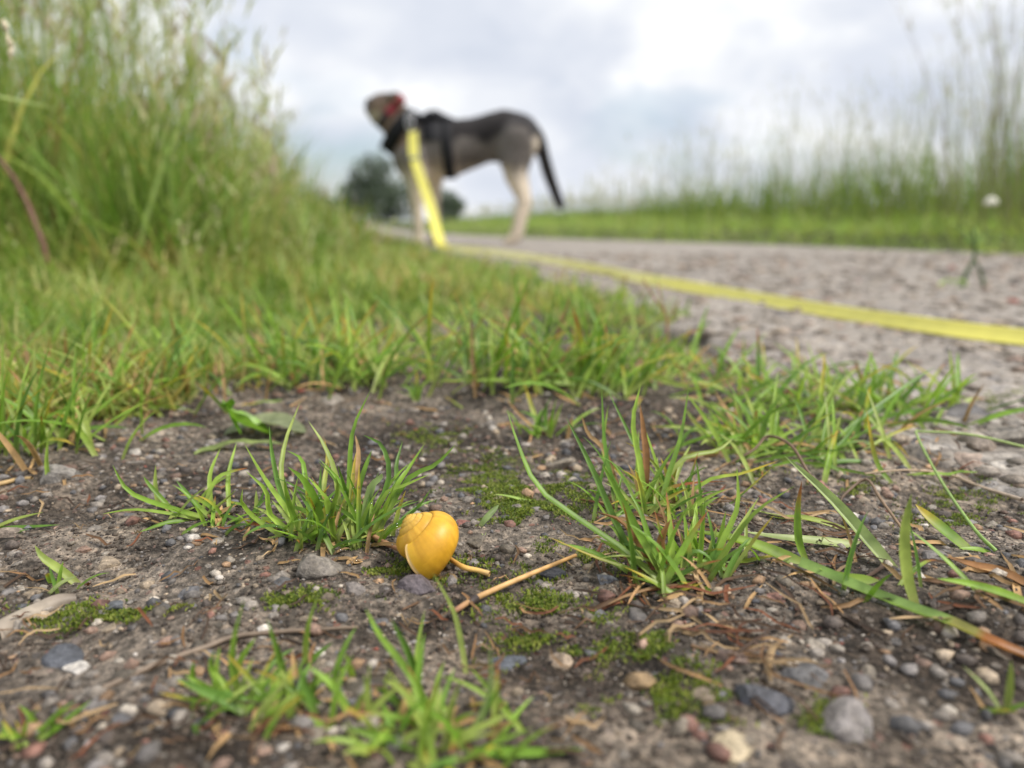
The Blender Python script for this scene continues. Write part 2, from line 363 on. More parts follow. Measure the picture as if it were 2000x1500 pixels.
# ------------------------------------------------------------------ the ground
def grow(a, b, s0, g):
    r = [a]; s = s0
    while r[-1] < b: r.append(r[-1] + s); s *= g
    return r
xs = np.array([-q for q in grow(0.30, 900, 0.003, 1.07)][::-1] + list(np.arange(-0.2972, 0.42, 0.0026)) + grow(0.42, 900, 0.003, 1.07))
ys = np.array(sorted([-q for q in grow(0.0, 60, 0.02, 1.35)[1:]]) + list(np.arange(0, 0.11, 0.01)) + list(np.arange(0.11, 0.5, 0.0024)) + grow(0.5, 1600, 0.0028, 1.034))
XX, YY = np.meshgrid(xs, ys); Z = height(XX, YY)
nx, ny = len(xs), len(ys)
idx = np.arange(nx * ny).reshape(ny, nx)
fq = np.stack([idx[:-1, :-1], idx[:-1, 1:], idx[1:, 1:], idx[1:, :-1]], -1).reshape(-1, 4)
x, y = XX.ravel(), YY.ravel()
soil = np.array(lin(106, 99, 91)); soil2 = np.array(lin(68, 61, 54)); grs = np.array((0.075, 0.10, 0.025)); sandy = np.array(lin(144, 134, 122))
k = fbm(x / 0.06, y / 0.06, 40, 3)[:, None]
col = soil2 * (1 - sstep(0.35, 0.65, k)) + soil * sstep(0.35, 0.65, k)
k2 = sstep(0.55, 0.75, fbm(x / 0.11 + 5, y / 0.11, 44, 3))[:, None]; col = col * (1 - 0.6 * k2) + sandy * 0.6 * k2
g = (inpoly(x, y, TURF) | (x > xr(y))).astype(float)[:, None] * sstep(0.5, 1.5, np.hypot(x, y))[:, None]; col = col * (1 - g) + grs * g
gb = MB().add(np.stack([x, y, Z.ravel()], 1), fq, col)
ground = tag(gb.build('ground', M['soil']), kind='structure')

# the concrete path, a sheet with ragged edges laid on the ground
pv = []; py_ = np.array(list(np.arange(0.02, 0.9, 0.005)) + grow(0.9, 60, 0.0055, 1.03)); us = np.concatenate([np.linspace(0, 0.3, 90), np.linspace(0.3, 1, 60)[1:]])
eL = xl(py_) + (fbm(py_ / 0.05, py_ * 0 + 1, 61, 3) - 0.5) * 0.06; eR = xr(py_) + (fbm(py_ / 0.2, py_ * 0 + 4, 63, 3) - 0.5) * 0.12
PX = eL[:, None] * (1 - us) + eR[:, None] * us; PY = np.repeat(py_[:, None], len(us), 1); PZ = path_h(PX, PY)
PZ[:, 0] -= 0.02; PZ[:, -1] -= 0.02
PZ[:, 1] -= 0.003
ip = np.arange(PX.size).reshape(PX.shape)
path = tag(MB().add(np.stack([PX, PY, PZ], -1).reshape(-1, 3), np.stack([ip[:-1, :-1], ip[:-1, 1:], ip[1:, 1:], ip[1:, :-1]], -1).reshape(-1, 4)).build('path', M['path']), kind='structure')

# ------------------------------------------------------------------ pebbles
PAL = [lin(150, 143, 135), lin(128, 124, 122), lin(112, 112, 115), lin(94, 95, 100), lin(165, 150, 130), lin(150, 125, 110), lin(140, 104, 92), lin(178, 170, 158), lin(120, 112, 100), lin(170, 140, 110), lin(95, 86, 80), lin(196, 190, 182)]
PW = np.array([16, 15, 8, 4, 11, 9, 5, 8, 12, 4, 9, 2.5]); PW /= PW.sum()
def pebble_mesh(seed, angular=0.5, sub=ICO2):
    r = np.random.default_rng(seed); v, f = sub; v = v.copy()
    for _ in range(11):                                    # chip flat faces off
        d = r.normal(size=3); d /= np.linalg.norm(d); lim = r.uniform(0.5, 0.92)
        over = np.maximum(v @ d - lim, 0); v -= over[:, None] * d * angular * 1.6
    for fr, am in ((2.2, 0.09), (4.5, 0.05), (9, 0.025), (17, 0.014)):
        for _ in range(3): v *= 1 + am * 0.6 * (np.sin(v @ unit(r.normal(size=3)) * fr + r.uniform(0, 6)))[:, None]
    v *= np.array([1, r.uniform(0.62, 0.95), r.uniform(0.5, 0.75)]); return v, f
PEB = []
for i in range(14):
    v, f = pebble_mesh(100 + i, 0.35 + 0.3 * (i % 3) / 2, ICO3); me = MB().add(v, f).mesh('pebble'); me.materials.append(M['pebble']); PEB.append(me)
def put_pebble(name, p, size, me, parent, colr, sink=0.35, flatz=1.0, rz=None, tilt=0.25):
    o = bpy.data.objects.new(name, me); C.objects.link(o); o.parent = parent
    o.location = (p[0], p[1], p[2] + size * 0.6 * (0.5 - sink) * flatz); o.scale = (size * 0.5, size * 0.5, size * 0.5 * flatz)
    o.rotation_euler = (R.uniform(-tilt, tilt), R.uniform(-tilt, tilt), R.uniform(0, 6.28) if rz is None else rz)
    o.color = (*[min(1, c) for c in colr], 1); return o
def free(x, y):                                             # bare dirt
    return (not inpoly(np.array([x]), np.array([y]), TURF)[0])
taken = []
def clear_of(x, y, r):
    for a, b, c in taken:
        if (a - x) ** 2 + (b - y) ** 2 < (0.85 * (r + c)) ** 2: return False
    taken.append((x, y, r)); return True
# stones that stand out, each a thing of its own: pixel of the base, width in pixels, colour, label
STONES = [
 (818, 1160, 80, (112, 104, 110), 'purplish grey stone directly under the yellow snail shell', 0.62),
 (625, 1128, 105, (138, 132, 124), 'broad flat grey stone in the dirt in front of the left grass tuft', 0.75),
 (688, 1160, 52, (128, 122, 118), 'small rounded grey stone left of the stone under the snail shell', 0.7),
 (152, 1318, 60, (214, 210, 204), 'bright white angular pebble near the left edge, the whitest stone', 1.0),
 (118, 1300, 76, (92, 96, 104), 'dark slate grey stone beside the bright white pebble', 1.0),
 (1430, 1475, 95, (205, 190, 160), 'cream rounded pebble at the bottom edge of the photo', 1.1),
 (1650, 1430, 105, (150, 145, 143), 'large pale grey stone at the bottom right, topped with white', 0.9),
 (1490, 1385, 110, (98, 100, 108), 'dark blue grey stone between the cream pebble and the mottled grey stone', 0.85),
 (1575, 1335, 92, (122, 122, 124), 'mottled mid grey rounded stone on the right, behind the dark blue grey one', 0.95),
 (1440, 1300, 84, (130, 112, 102), 'brownish rough stone below the right grass tuft', 0.9),
 (1248, 1340, 62, (165, 140, 105), 'tan oval pebble beside green moss near the bottom centre', 0.95),
 (1092, 1300, 52, (178, 160, 140), 'pale beige pebble left of the tan oval pebble', 0.9),
 (1080, 1130, 62, (98, 100, 108), 'dark blue grey stone beside the upper end of the straw stalk', 0.75),
 (1185, 1140, 48, (108, 112, 120), 'slate blue pebble right of the straw stalk', 0.8),
 (120, 945, 80, (158, 154, 148), 'pale grey weathered stone at the left edge, below the grass', 0.75),
 (20, 1055, 56, (165, 152, 140), 'beige rounded pebble at the far left edge', 0.9),
 (655, 795, 62, (168, 160, 150), 'pale lumpy stone behind the left grass tuft', 0.85),
 (1090, 925, 80, (150, 140, 126), 'beige flat stone at the edge of the moss', 0.7),
 (905, 1030, 38, (142, 96, 86), 'small reddish stone right behind the snail shell', 0.75),
 (1885, 830, 120, (120, 118, 120), 'smooth grey flat stone lying on the path edge on the right', 0.5),
 (1920, 880, 62, (150, 138, 126), 'rounded beige pebble below the smooth flat stone on the right', 0.85),
 (1975, 880, 90, (140, 134, 124), 'rough grey chunk cut by the right edge of the photo', 1.1),
 (1520, 1290, 40, (86, 90, 98), 'small dark bluish pebble behind the mottled grey stone', 1.0),
 (990, 1305, 70, (96, 102, 112), 'dark slate stone among the blurred grass at the bottom centre', 0.9),
 (220, 1195, 52, (104, 108, 114), 'flat slate pebble ringed by moss on the left', 0.7),
 (720, 1430, 60, (170, 160, 152), 'pale pebble between the blurred foreground blades', 1.0),
]
for i, (px, py, wpx, cc, lab, fz) in enumerate(STONES):
    p = G(px, py - wpx * 0.15); size = wpx / FPX * depth(p)
    clear_of(p[0], p[1], size * 0.5)
    v, f = pebble_mesh(500 + i, 0.6, ICO3); me = MB().add(v, f).mesh('stone'); me.materials.append(M['pebble'])
    o = put_pebble('stone', p, size * 1.08, me, None, [c * 0.8 for c in lin(*cc)], 0.56, fz + 0.15, R.uniform(-0.4, 0.4), 0.15)
    tag(o, lab, 'stone', 'stones lying in the dirt')
SHELL_P = G(838, 1118); taken.append((SHELL_P[0], SHELL_P[1], 0.008))
cnt = 0
while cnt < 285:
    yy = 0.12 + 0.5 * R.random() ** 1.25; xx = R.uniform(-0.72, 0.72) * yy
    if not free(xx, yy): continue
    s = 0.0035 + 0.0075 * R.random() ** 2.4 * (1 if yy > 0.16 else 0.8)
    if fbm(np.array(xx / 0.05), np.array(yy / 0.05), 77, 2) < 0.44 and R.random() < 0.7: continue
    if not clear_of(xx, yy, s * 0.5): continue
    on = xx > xl(yy) + 0.01
    par = path if on else ground
    put_pebble('pebble', (xx, yy, float(surf(xx, yy))), s * (1.3 if on else 1), PEB[R.integers(len(PEB))], par, np.array(PAL[R.choice(len(PAL), p=PW)]) * R.uniform(0.6, 1.0), 0.7 if on else 0.7, R.uniform(0.7, 1.05)); cnt += 1
cnt = 0
while cnt < 270:                                            # worn aggregate showing in the path
    yy = 0.33 + 1.7 * R.random() ** 1.4; xx = xl(yy) + (1.0 * R.random()) * 1.1 * yy
    if xx > 0.75 * yy: continue
    s = R.uniform(0.008, 0.03)
    if not clear_of(xx, yy, s * 0.55): continue
    put_pebble('pebble', (xx, yy, float(path_h(xx, yy))), s, PEB[R.integers(len(PEB))], path, (0.5 * np.array(PAL[R.choice(len(PAL), p=PW)]) + 0.5 * np.array(lin(158, 150, 140))) * R.uniform(0.85, 1.15), 0.72, R.uniform(0.45, 0.7)); cnt += 1
def scatter_grit(n, ylo, yhi, pw, s0, s1, seed, on_path, name, parent, dirt=False):
    r = np.random.default_rng(seed); v0, f0 = ICO1; mb = MB()
    yy = ylo + (yhi - ylo) * r.random(n) ** pw; xx = r.uniform(-0.8, 0.85, n) * (yy + 0.03)
    on = xx > xl(yy) + 0.005; ok = (on == on_path) & (xx < xr(yy))
    if not on_path: ok &= ~inpoly(xx, yy, TURF) | (r.random(n) < 0.25)
    cl = fbm(xx / 0.035, yy / 0.035, seed, 3); ok &= r.random(n) < sstep(0.34, 0.6, cl) + 0.12
    xx, yy = xx[ok], yy[ok]; n = len(xx); s = s0 + (s1 - s0) * r.random(n) ** 2.5
    if on_path: s = s * (1 + yy * 1.2)
    V = np.repeat(v0[None], n, 0) * (1 + 0.6 * (r.random((n, len(v0), 1)) - 0.5))
    V *= np.stack([s, s * r.uniform(0.6, 1, n), s * r.uniform(0.45, 0.8, n) * (0.6 if on_path else 1)], 1)[:, None] * 0.5
    a = r.uniform(0, 6.28, n); ca, sa = np.cos(a)[:, None], np.sin(a)[:, None]
    V = np.stack([V[..., 0] * ca - V[..., 1] * sa, V[..., 0] * sa + V[..., 1] * ca, V[..., 2]], -1)
    V += np.stack([xx, yy, surf(xx, yy) + s * (0.0 if on_path else 0.04)], 1)[:, None]
    pal = np.array(PAL)[r.choice(len(PAL), n, p=PW)] * r.uniform(0.45, 1.15, (n, 1))
    if dirt: pal = np.array([lin(92, 82, 72), lin(68, 59, 51), lin(110, 98, 86), lin(78, 68, 59)])[r.integers(0, 4, n)] * r.uniform(0.6, 1.2, (n, 1))
    if on_path: pal = 0.5 * pal + 0.5 * np.array(lin(150, 140, 128))
    red = r.random(n) < (0 if dirt else 0.012); pal[red] = lin(146, 84, 70)
    mb.add(V.reshape(-1, 3), (f0[None] + np.arange(n)[:, None, None] * len(v0)).reshape(-1, 3), np.repeat(pal, len(v0), 0))
    return tag(mb.build(name, M['grit'], parent, smooth=False), kind='stuff')
scatter_grit(6500, 0.11, 0.62, 1.3, 0.0014, 0.0068, 11, False, 'gravel', ground)
scatter_grit(30000, 0.11, 0.5, 1.2, 0.0004, 0.0013, 12, False, 'grit', ground)
scatter_grit(34000, 0.11, 0.48, 1.2, 0.0006, 0.0024, 14, False, 'soil_crumbs', ground, dirt=True)
scatter_grit(6000, 0.27, 0.62, 1.0, 0.0012, 0.0062, 15, False, 'gravel', ground)
scatter_grit(13000, 0.3, 2.6, 1.5, 0.002, 0.012, 13, True, 'gravel', path)

# ------------------------------------------------------------------ moss
r = np.random.default_rng(31); mx = []
for (px, py, rx, ry, n) in [(1050, 1005, 110, 40, 900), (990, 960, 80, 30, 350), (1120, 950, 60, 30, 250), (1030, 1180, 90, 35, 450), (1090, 1215, 70, 25, 300), (830, 855, 90, 25, 250), (690, 1085, 30, 14, 60),
        (150, 1200, 130, 30, 240), (240, 1190, 40, 14, 120), (320, 1190, 26, 10, 70), (1290, 1330, 70, 50, 200), (1300, 1270, 40, 25, 160), (1270, 1400, 80, 50, 120), (1130, 1420, 60, 30, 180), (340, 1185, 30, 12, 60),
        (550, 1190, 30, 10, 60), (720, 1110, 30, 15, 80), (1890, 960, 70, 25, 250), (1660, 950, 60, 18, 150), (1950, 800, 60, 20, 140), (860, 1140, 40, 12, 60), (1620, 1420, 50, 40, 120), (1980, 785, 50, 16, 100), (930, 900, 90, 22, 200), (1480, 930, 50, 16, 80), (1010, 1000, 150, 50, 700), (960, 930, 120, 40, 350), (1120, 1110, 120, 40, 350), (1080, 1250, 120, 50, 350), (880, 1120, 80, 30, 160), (1200, 1290, 130, 60, 180), (1350, 1380, 140, 70, 130), (760, 1120, 60, 20, 140), (620, 1190, 90, 20, 120), (1850, 1000, 100, 30, 200)]:
    for _ in range(n):
        q = r.normal(size=2) * 0.5; g_ = flat(px + rx * q[0], py + ry * q[1]); mx.append(g_)
mx = np.array(mx); keep = fbm(mx[:, 0] / 0.009, mx[:, 1] / 0.009, 5, 3) > 0.485; mx = mx[keep]
n = len(mx); reps = 6
bx = np.repeat(mx, reps, 0) + r.normal(size=(n * reps, 2)) * 0.0011
base = np.column_stack([bx, surf(bx[:, 0], bx[:, 1]) - 0.0003 + 0.0012 * np.repeat(fbm(mx[:, 0] / 0.006, mx[:, 1] / 0.006, 8, 2), reps)])
nn = len(base); ll = r.uniform(0.0006, 0.0015, nn); line = arc_lines(base, r.uniform(0, 6.28, nn), ll, r.uniform(0.1, 0.8, nn), r.uniform(0, 0.8, nn), 3)
mc = 0.88 * np.repeat(np.array([lin(142, 162, 50), lin(116, 142, 44), lin(160, 170, 76), lin(94, 114, 42)])[r.integers(0, 4, n)], reps, 0) * r.uniform(0.6, 1.0, (nn, 1))
v, f, c = ribbons(line, np.array([[0.7, 1.0, 0.1]]) * (ll * 0.42)[:, None], np.repeat(mc[:, None], 3, 1))
tag(MB().add(v, f, c).build('moss', M['moss']), 'cushions of yellow green moss creeping over the bare dirt', 'moss', kind='stuff')

# ------------------------------------------------------------------ the snail shell
def make_shell():
    kk = math.log(1.55) / (2 * PI); whorls = 4.6; T = 2 * PI * whorls; nt_, ns = 300, 110
    th = np.linspace(0, T, nt_); e = np.exp(kk * (th - T)); ps = np.linspace(0, 2 * PI, ns, endpoint=False)
    flare = 1 + 0.03 * sstep(T - 0.25, T, th)
    Rc, A = 0.45, 0.58                                        # distance of the tube from the axis, tube radius
    g1 = 1 / math.exp(kk * 2 * PI); qq = np.linspace(0.2, PI, 800); pr, ph = Rc + A * np.cos(qq), -1.03 + 0.60 * np.sin(qq)
    ins = ((pr - g1 * Rc) / (g1 * A)) ** 2 + ((ph + g1 * 1.03) / (g1 * 0.60)) ** 2 < 1; p0 = qq[np.argmax(ins)]      # where one whorl meets the next
    gv = 1 - 0.10 * np.exp(-((ps - p0 - 0.05) / 0.17) ** 2)[None]
    ce = np.cos(ps)[None] * gv; se = np.sin(ps)[None] * gv
    rr = e[:, None] * (Rc + A * flare[:, None] * ce); hh = e[:, None] * (-1.03 + 0.60 * flare[:, None] * se)
    drop = 0.04 * sstep(T - 1.6, T, th)[:, None]
    rr = np.maximum(rr, 0.02 * e[:, None])
    v = np.stack([rr * np.cos(th)[:, None], -rr * np.sin(th)[:, None], hh - drop], -1).reshape(-1, 3)
    i = np.arange(nt_ - 1)[:, None] * ns; j = np.arange(ns)[None]; k = (j + 1) % ns
    f = np.stack([i + j, i + k, i + ns + k, i + ns + j], -1).reshape(-1, 4)
    young = sstep(0.0, 1.0, (th / T - 0.35) / 0.6)[:, None, None]
    ca, cb = np.array(lin(208, 168, 72)), np.array(lin(214, 162, 42))
    col = ca * (1 - young) + cb * young + 0 * v.reshape(nt_, ns, 3)
    lip = sstep(T - 0.42, T - 0.12, th)[:, None, None]; col = col * (1 - lip) + np.array(lin(228, 180, 44)) * lip
    rim = sstep(T - 0.09, T - 0.03, th)[:, None, None]; col = col * (1 - rim) + np.array(lin(226, 205, 165)) * rim
    seam_shade = np.exp(-((ps - p0 + 0.03) / 0.085) ** 2)[None, :, None] * 0.9; col = col * (1 - seam_shade) + np.array(lin(70, 46, 20)) * seam_shade  # groove shade painted as a dark brown line where the whorls meet
    grow_uv = np.stack([np.repeat((th / T)[:, None], ns, 1), np.repeat(ps[None] / 6.28, nt_, 0), np.zeros((nt_, ns))], -1).reshape(-1, 3)
    return v, f, col.reshape(-1, 3), grow_uv, (nt_, ns, th, e, Rc, A)
v, f, col, guv, (nt_, ns, th, e, Rc, A) = make_shell()
ctr = (v.min(0) + v.max(0)) / 2; ext = (v.max(0) - v.min(0)).max()
SH = 0.0222 / ext
axis = unit([-0.60, 0.02, 0.80])                             # where the apex points
opening = unit([-0.48, 0.30, -0.70]); opening = unit(opening - axis * (opening @ axis))
lipdir = -np.cross(opening, axis)
a_end = -th[-1]
ex0 = lipdir; ey0 = np.cross(axis, lipdir)
ca_, sa_ = math.cos(a_end), math.sin(a_end)
exl = ca_ * ex0 - sa_ * ey0; eyl = sa_ * ex0 + ca_ * ey0
ROT = np.stack([exl, eyl, axis], 1)
w = ((v - ctr) * SH) @ ROT.T
st_z = 0.0005
sp0 = np.array([SHELL_P[0], SHELL_P[1] + 0.002, float(surf(SHELL_P[0], SHELL_P[1])) + st_z])
off = np.array([0, 0, -w[:, 2].min()]) + sp0
snail = empty('snail_shell', sp0, 'glossy yellow snail shell resting on a purplish stone beside the left grass tuft', 'snail shell')
mb = MB().add(w + off, f, col); so_ = mb.build('shell', M['shell'], snail)
a_ = so_.data.attributes.new('grow', 'FLOAT_VECTOR', 'POINT'); a_.data.foreach_set('vector', guv.astype(np.float32).ravel())
ring = (w + off).reshape(nt_, ns, 3)[-1]; cr = ring.mean(0)
ringp = np.vstack([ring, ring[:2]]); tv, tf = tube(cr + (ringp - cr) * 0.985, 0.00026, 6)
MB().add(tv, tf, lin(206, 168, 104)).build('lip', M['straw'], snail)

# ------------------------------------------------------------------ grass tufts in the dirt
GREEN = [np.array(lin(136, 174, 62)), np.array(lin(122, 162, 56)), np.array(lin(152, 184, 74)), np.array(lin(104, 144, 56)), np.array(lin(164, 184, 92))]
YEL, BRN, RED, PALE, DRYC = np.array(lin(190, 170, 60)), np.array(lin(150, 110, 66)), np.array(lin(158, 96, 52)), np.array(lin(176, 192, 140)), np.array(lin(186, 154, 104))
def blade_cols(s, kind, r):
    t = np.linspace(0, 1, s)[:, None]; g_ = GREEN[r.integers(len(GREEN))] * r.uniform(0.8, 1.1)
    c = g_ * np.ones((s, 1))
    b = 1 - sstep(0.0, 0.3, t); c = c * (1 - 0.55 * b) + (0.6 * PALE + 0.4 * YEL) * 0.55 * b
    if kind == 'tip': k_ = sstep(0.62, 0.92, t); c = c * (1 - k_) + RED * k_
    elif kind == 'yel': k_ = sstep(0.35, 0.9, t); c = c * (1 - k_) + YEL * k_
    elif kind == 'brn': c = BRN * r.uniform(0.7, 1.1) + 0 * c
    elif kind == 'dry': c = DRYC * r.uniform(0.6, 1.1) + 0 * c
    elif kind == 'pale': c = 0.5 * c + 0.5 * PALE
    elif kind == 'half': k_ = sstep(0.3, 0.6, t); c = c * (1 - k_) + RED * k_
    return c
def blade(parent, pts, wid, kind, r, mat='leaf', S=9, name='blade', fold=None, twist=None, p=2.2):
    ln = smooth_line(pts, S - 1)[None]; c = blade_cols(S, kind, r)[None]
    v, f, cc = ribbons(ln, taper(S, 1, p) * wid, c, fold if fold is not None else r.uniform(0.15, 0.5), twist if twist is not None else r.uniform(-0.7, 0.7))
    return MB().add(v, f, cc).build(name, M['dry'] if kind in ('dry', 'brn') else M[mat], parent)
def blade_px(parent, spec, r, wid):
    """spec: base pixel on the ground, further pixels up the blade, kind, width in mm, depth drift of the tip"""
    pix, kind, wmm, drift = spec
    b = G(*pix[0]); b[2] -= 0.001; t0 = depth(b); m_ = len(pix) - 1
    pts = [b] + [P(q[0], q[1], t0 + drift * (i + 1) / m_) for i, q in enumerate(pix[1:])]
    for q in pts[1:]: q[2] = max(q[2], float(surf(q[0], q[1])) + 0.0012)
    return blade(parent, pts, (wmm or wid) * 0.001, kind, r)
def filler(parent, px, py, n, rad, lmin, lmax, wid, r, lean=(0.1, 1.1), curl=(0.1, 0.9), dry=0.12, yel=0.12, az=None, S=8):
    b0 = G(px, py)
    for i in range(n):
        q = r.normal(size=2) * rad; x_, y_ = b0[0] + q[0], b0[1] + q[1] * 0.8
        base = np.array([[x_, y_, float(surf(x_, y_)) - 0.001]])
        a_ = r.uniform(0, 6.28) if az is None else r.normal(az, 0.7)
        a_ = math.atan2(q[1], q[0]) * 0.5 + a_ * 0.5 if r.random() < 0.5 else a_
        u = r.random(); kind = 'dry' if u < dry else 'yel' if u < dry + yel else 'tip' if u < dry + yel + 0.08 else 'g'
        ll = r.uniform(lmin, lmax) * (0.7 if kind == 'dry' else 1)
        ln = arc_lines(base, np.array([a_]), np.array([ll]), np.array([r.uniform(*lean) * (1.3 if kind == 'dry' else 1)]), np.array([r.uniform(*curl)]), S)[0]
        ln[1:, 2] = np.maximum(ln[1:, 2], surf(ln[1:, 0], ln[1:, 1]) + 0.0008)
        blade(parent, ln, wid * 0.001 * r.uniform(0.65, 1.15), kind, r, S=S)
def tuft(label, px, py, keys, wid, fills, seed):
    r = np.random.default_rng(seed); b = G(px, py)
    e_ = empty('grass_tuft', b, label, 'grass tuft', 'grass tufts rooted in the dirt')
    for sp_ in keys: blade_px(e_, sp_, r, wid)
    for fl in fills: filler(e_, *fl[:2], fl[2], fl[3], fl[4], fl[5], fl[6] if len(fl) > 6 else wid, r, **(fl[7] if len(fl) > 7 else {}))
    return e_
K = lambda *pix, kind='g', w=None, d=0.0: (list(pix), kind, w, d)
T1 = tuft('dewy green grass tuft just left of the yellow snail shell', 650, 1060, [
    K((680, 1045), (683, 930), (690, 840), (724, 762), d=0.015), K((600, 1035), (552, 950), (556, 868), (586, 786), d=0.03), K((605, 1042), (556, 985), (533, 895), (526, 830), d=0.01),
    K((605, 1050), (552, 985), (512, 928), (478, 868), w=2.4, d=-0.005), K((662, 1045), (658, 940), (634, 872), (602, 822), d=0.008), K((700, 1055), (758, 945), (748, 874), (710, 850), d=0.012),
    K((728, 1045), (772, 950), (774, 908), (786, 862), d=0.02), K((720, 1050), (776, 950), (800, 914), (830, 866), w=2.4, d=0.015), K((730, 1055), (792, 942), (850, 908), (890, 868), d=0.01),
    K((715, 1050), (752, 968), (792, 948), (840, 926), d=0.0), K((716, 1056), (770, 1030), (818, 990), (842, 954), w=2.3, d=-0.012), K((634, 1058), (618, 985), (592, 938), (562, 912), w=3.2, d=-0.012),
    K((560, 1050), (500, 1015), (474, 985), (474, 955), d=-0.01), K((648, 1066), (680, 1062), (714, 1054), w=3.2, d=-0.004), K((655, 1060), (640, 985), (625, 960), (600, 930), w=2.6, d=-0.01),
    K((690, 1050), (700, 960), (716, 905), (726, 880), d=0.01), K((705, 1050), (722, 960), (742, 935), (746, 925), w=3.0, kind='pale', d=0), K((640, 1040), (632, 960), (640, 900), (634, 860), d=0.02, kind='yel'),
    K((680, 1040), (690, 960), (700, 890), (694, 850), d=0.02, kind='dry', w=2.6), K((600, 1060), (570, 1000), (560, 960), (556, 930), d=-0.008), K((655, 1062), (648, 1010), (660, 960), (655, 930), d=-0.01),
    K((585, 1045), (530, 1010), (520, 960), (480, 920), d=-0.005), K((630, 1050), (600, 960), (590, 900), (560, 880), d=0.015)],
    2.1, [(650, 1050, 46, 0.009, 0.014, 0.034, 2.0), (590, 1045, 20, 0.007, 0.012, 0.026, 1.9), (720, 1050, 18, 0.006, 0.012, 0.028, 2.0), (650, 1070, 16, 0.011, 0.008, 0.02, 1.5, dict(dry=0.9, lean=(1.0, 1.6), curl=(-0.2, 0.3)))], 201)
tuft('low sprawling grass runner at the far left of the dewy tuft', 380, 1015, [
    K((420, 1012), (336, 994), (254, 962), (220, 908), w=2.3), K((345, 998), (312, 970), (290, 945), (280, 930)), K((395, 1012), (330, 1004), (260, 996), (200, 1004), w=1.9, d=-0.01), K((310, 990), (304, 950), (304, 908)),
    K((414, 1000), (410, 930), (430, 876), d=0.015), K((448, 1000), (446, 930), (462, 864), d=0.02), K((392, 1000), (420, 940), (450, 922), (484, 914), kind='tip', d=0.01), K((398, 1005), (366, 965), (344, 938)),
    K((392, 1008), (430, 985), (462, 956), d=-0.004), K((380, 1015), (330, 1020), (270, 1040), d=-0.012), K((440, 1012), (480, 1040), (520, 1065), kind='half', d=-0.01), K((470, 1012), (520, 1035), (560, 1052), w=2.6, kind='g', d=-0.006)],
    1.9, [(400, 1012, 16, 0.007, 0.010, 0.022, 1.8), (460, 1020, 10, 0.006, 0.010, 0.02, 1.8), (420, 1030, 8, 0.010, 0.008, 0.02, 1.3, dict(dry=0.9, lean=(1.1, 1.6), curl=(-0.2, 0.2)))], 202)
tuft('tall loose grass tuft right of the snail shell, its long blades leaning left', 1307, 1140, [
    K((1307, 1137), (1208, 1066), (1065, 967), (1020, 890), (990, 800), w=2.5, d=0.02), K((1310, 1137), (1230, 1078), (1156, 915), (1106, 816), w=2.6, d=0.02), K((1285, 1128), (1225, 1110), (1160, 1088), (1070, 1048), kind='yel', w=1.7, d=0.0),
    K((1384, 1122), (1430, 1060), (1480, 998), (1554, 948), d=-0.01), K((1310, 1138), (1350, 1155), (1395, 1162), w=2.6, d=-0.006), K((1300, 1130), (1240, 1030), (1205, 960), (1175, 905), w=3.0, d=0.0),
    K((1310, 1135), (1270, 1060), (1250, 1000), (1228, 960), d=0.01), K((1290, 1125), (1252, 1075), (1215, 1020), (1165, 1000), kind='brn', w=3.0, d=0.004), K((1330, 1125), (1345, 1060), (1360, 1020), (1355, 990), d=0.01),
    K((1384, 1120), (1410, 1060), (1440, 990), (1439, 912), d=0.01), K((1390, 1120), (1440, 1040), (1483, 970), d=0.02), K((1320, 1110), (1400, 1108), (1480, 1100), (1545, 1085), kind='yel', w=2.4, d=0.01),
    K((1300, 1125), (1290, 1070), (1298, 1040), (1310, 1015), kind='brn', w=3.0), K((1380, 1120), (1400, 1085), (1420, 1075), w=4), K((1325, 1120), (1350, 1080), (1380, 1085), (1400, 1115))],
    2.2, [(1300, 1125, 26, 0.007, 0.014, 0.034, 2.2, dict(az=2.4)), (1385, 1118, 20, 0.007, 0.012, 0.026, 2.0), (1330, 1150, 14, 0.010, 0.01, 0.024, 1.8, dict(dry=0.85, lean=(1.0, 1.6), curl=(-0.2, 0.3)))], 203)
tuft('upright thin grass tuft with a brown seed stalk behind the leaning tuft', 1250, 990, [
    K((1240, 985), (1195, 935), (1180, 860), (1175, 756), w=2.2, d=0.01), K((1200, 960), (1178, 880), (1188, 790), d=0.01), K((1262, 990), (1250, 910), (1236, 825), (1252, 750), w=2.6, d=0.01),
    K((1285, 1005), (1305, 930), (1330, 850), (1345, 756), w=2.2, d=0.02), K((1274, 980), (1330, 900), (1400, 880), (1433, 855), w=2.4, d=0.02), K((1210, 960), (1180, 880), (1150, 850), (1136, 812), kind='dry', w=2.6, d=0.0),
    K((1258, 985), (1262, 900), (1256, 840), (1250, 790), kind='brn', w=3.0, d=0.01), K((1268, 985), (1252, 900), (1225, 840), (1186, 760), kind='g', d=0.02), K((1300, 1000), (1380, 940), (1450, 925), (1520, 900), kind='yel', w=1.8, d=0.0),
    K((1280, 990), (1300, 960), (1345, 945), (1420, 940), kind='half', w=2.2, d=0.0), K((1250, 990), (1215, 930), (1190, 900), (1160, 890), d=-0.01)],
    1.9, [(1250, 985, 32, 0.012, 0.014, 0.034, 1.9), (1290, 1000, 24, 0.010, 0.012, 0.03, 1.8), (1290, 990, 20, 0.016, 0.012, 0.03, 1.4, dict(dry=0.85, lean=(0.8, 1.6), curl=(-0.2, 0.5)))], 204)
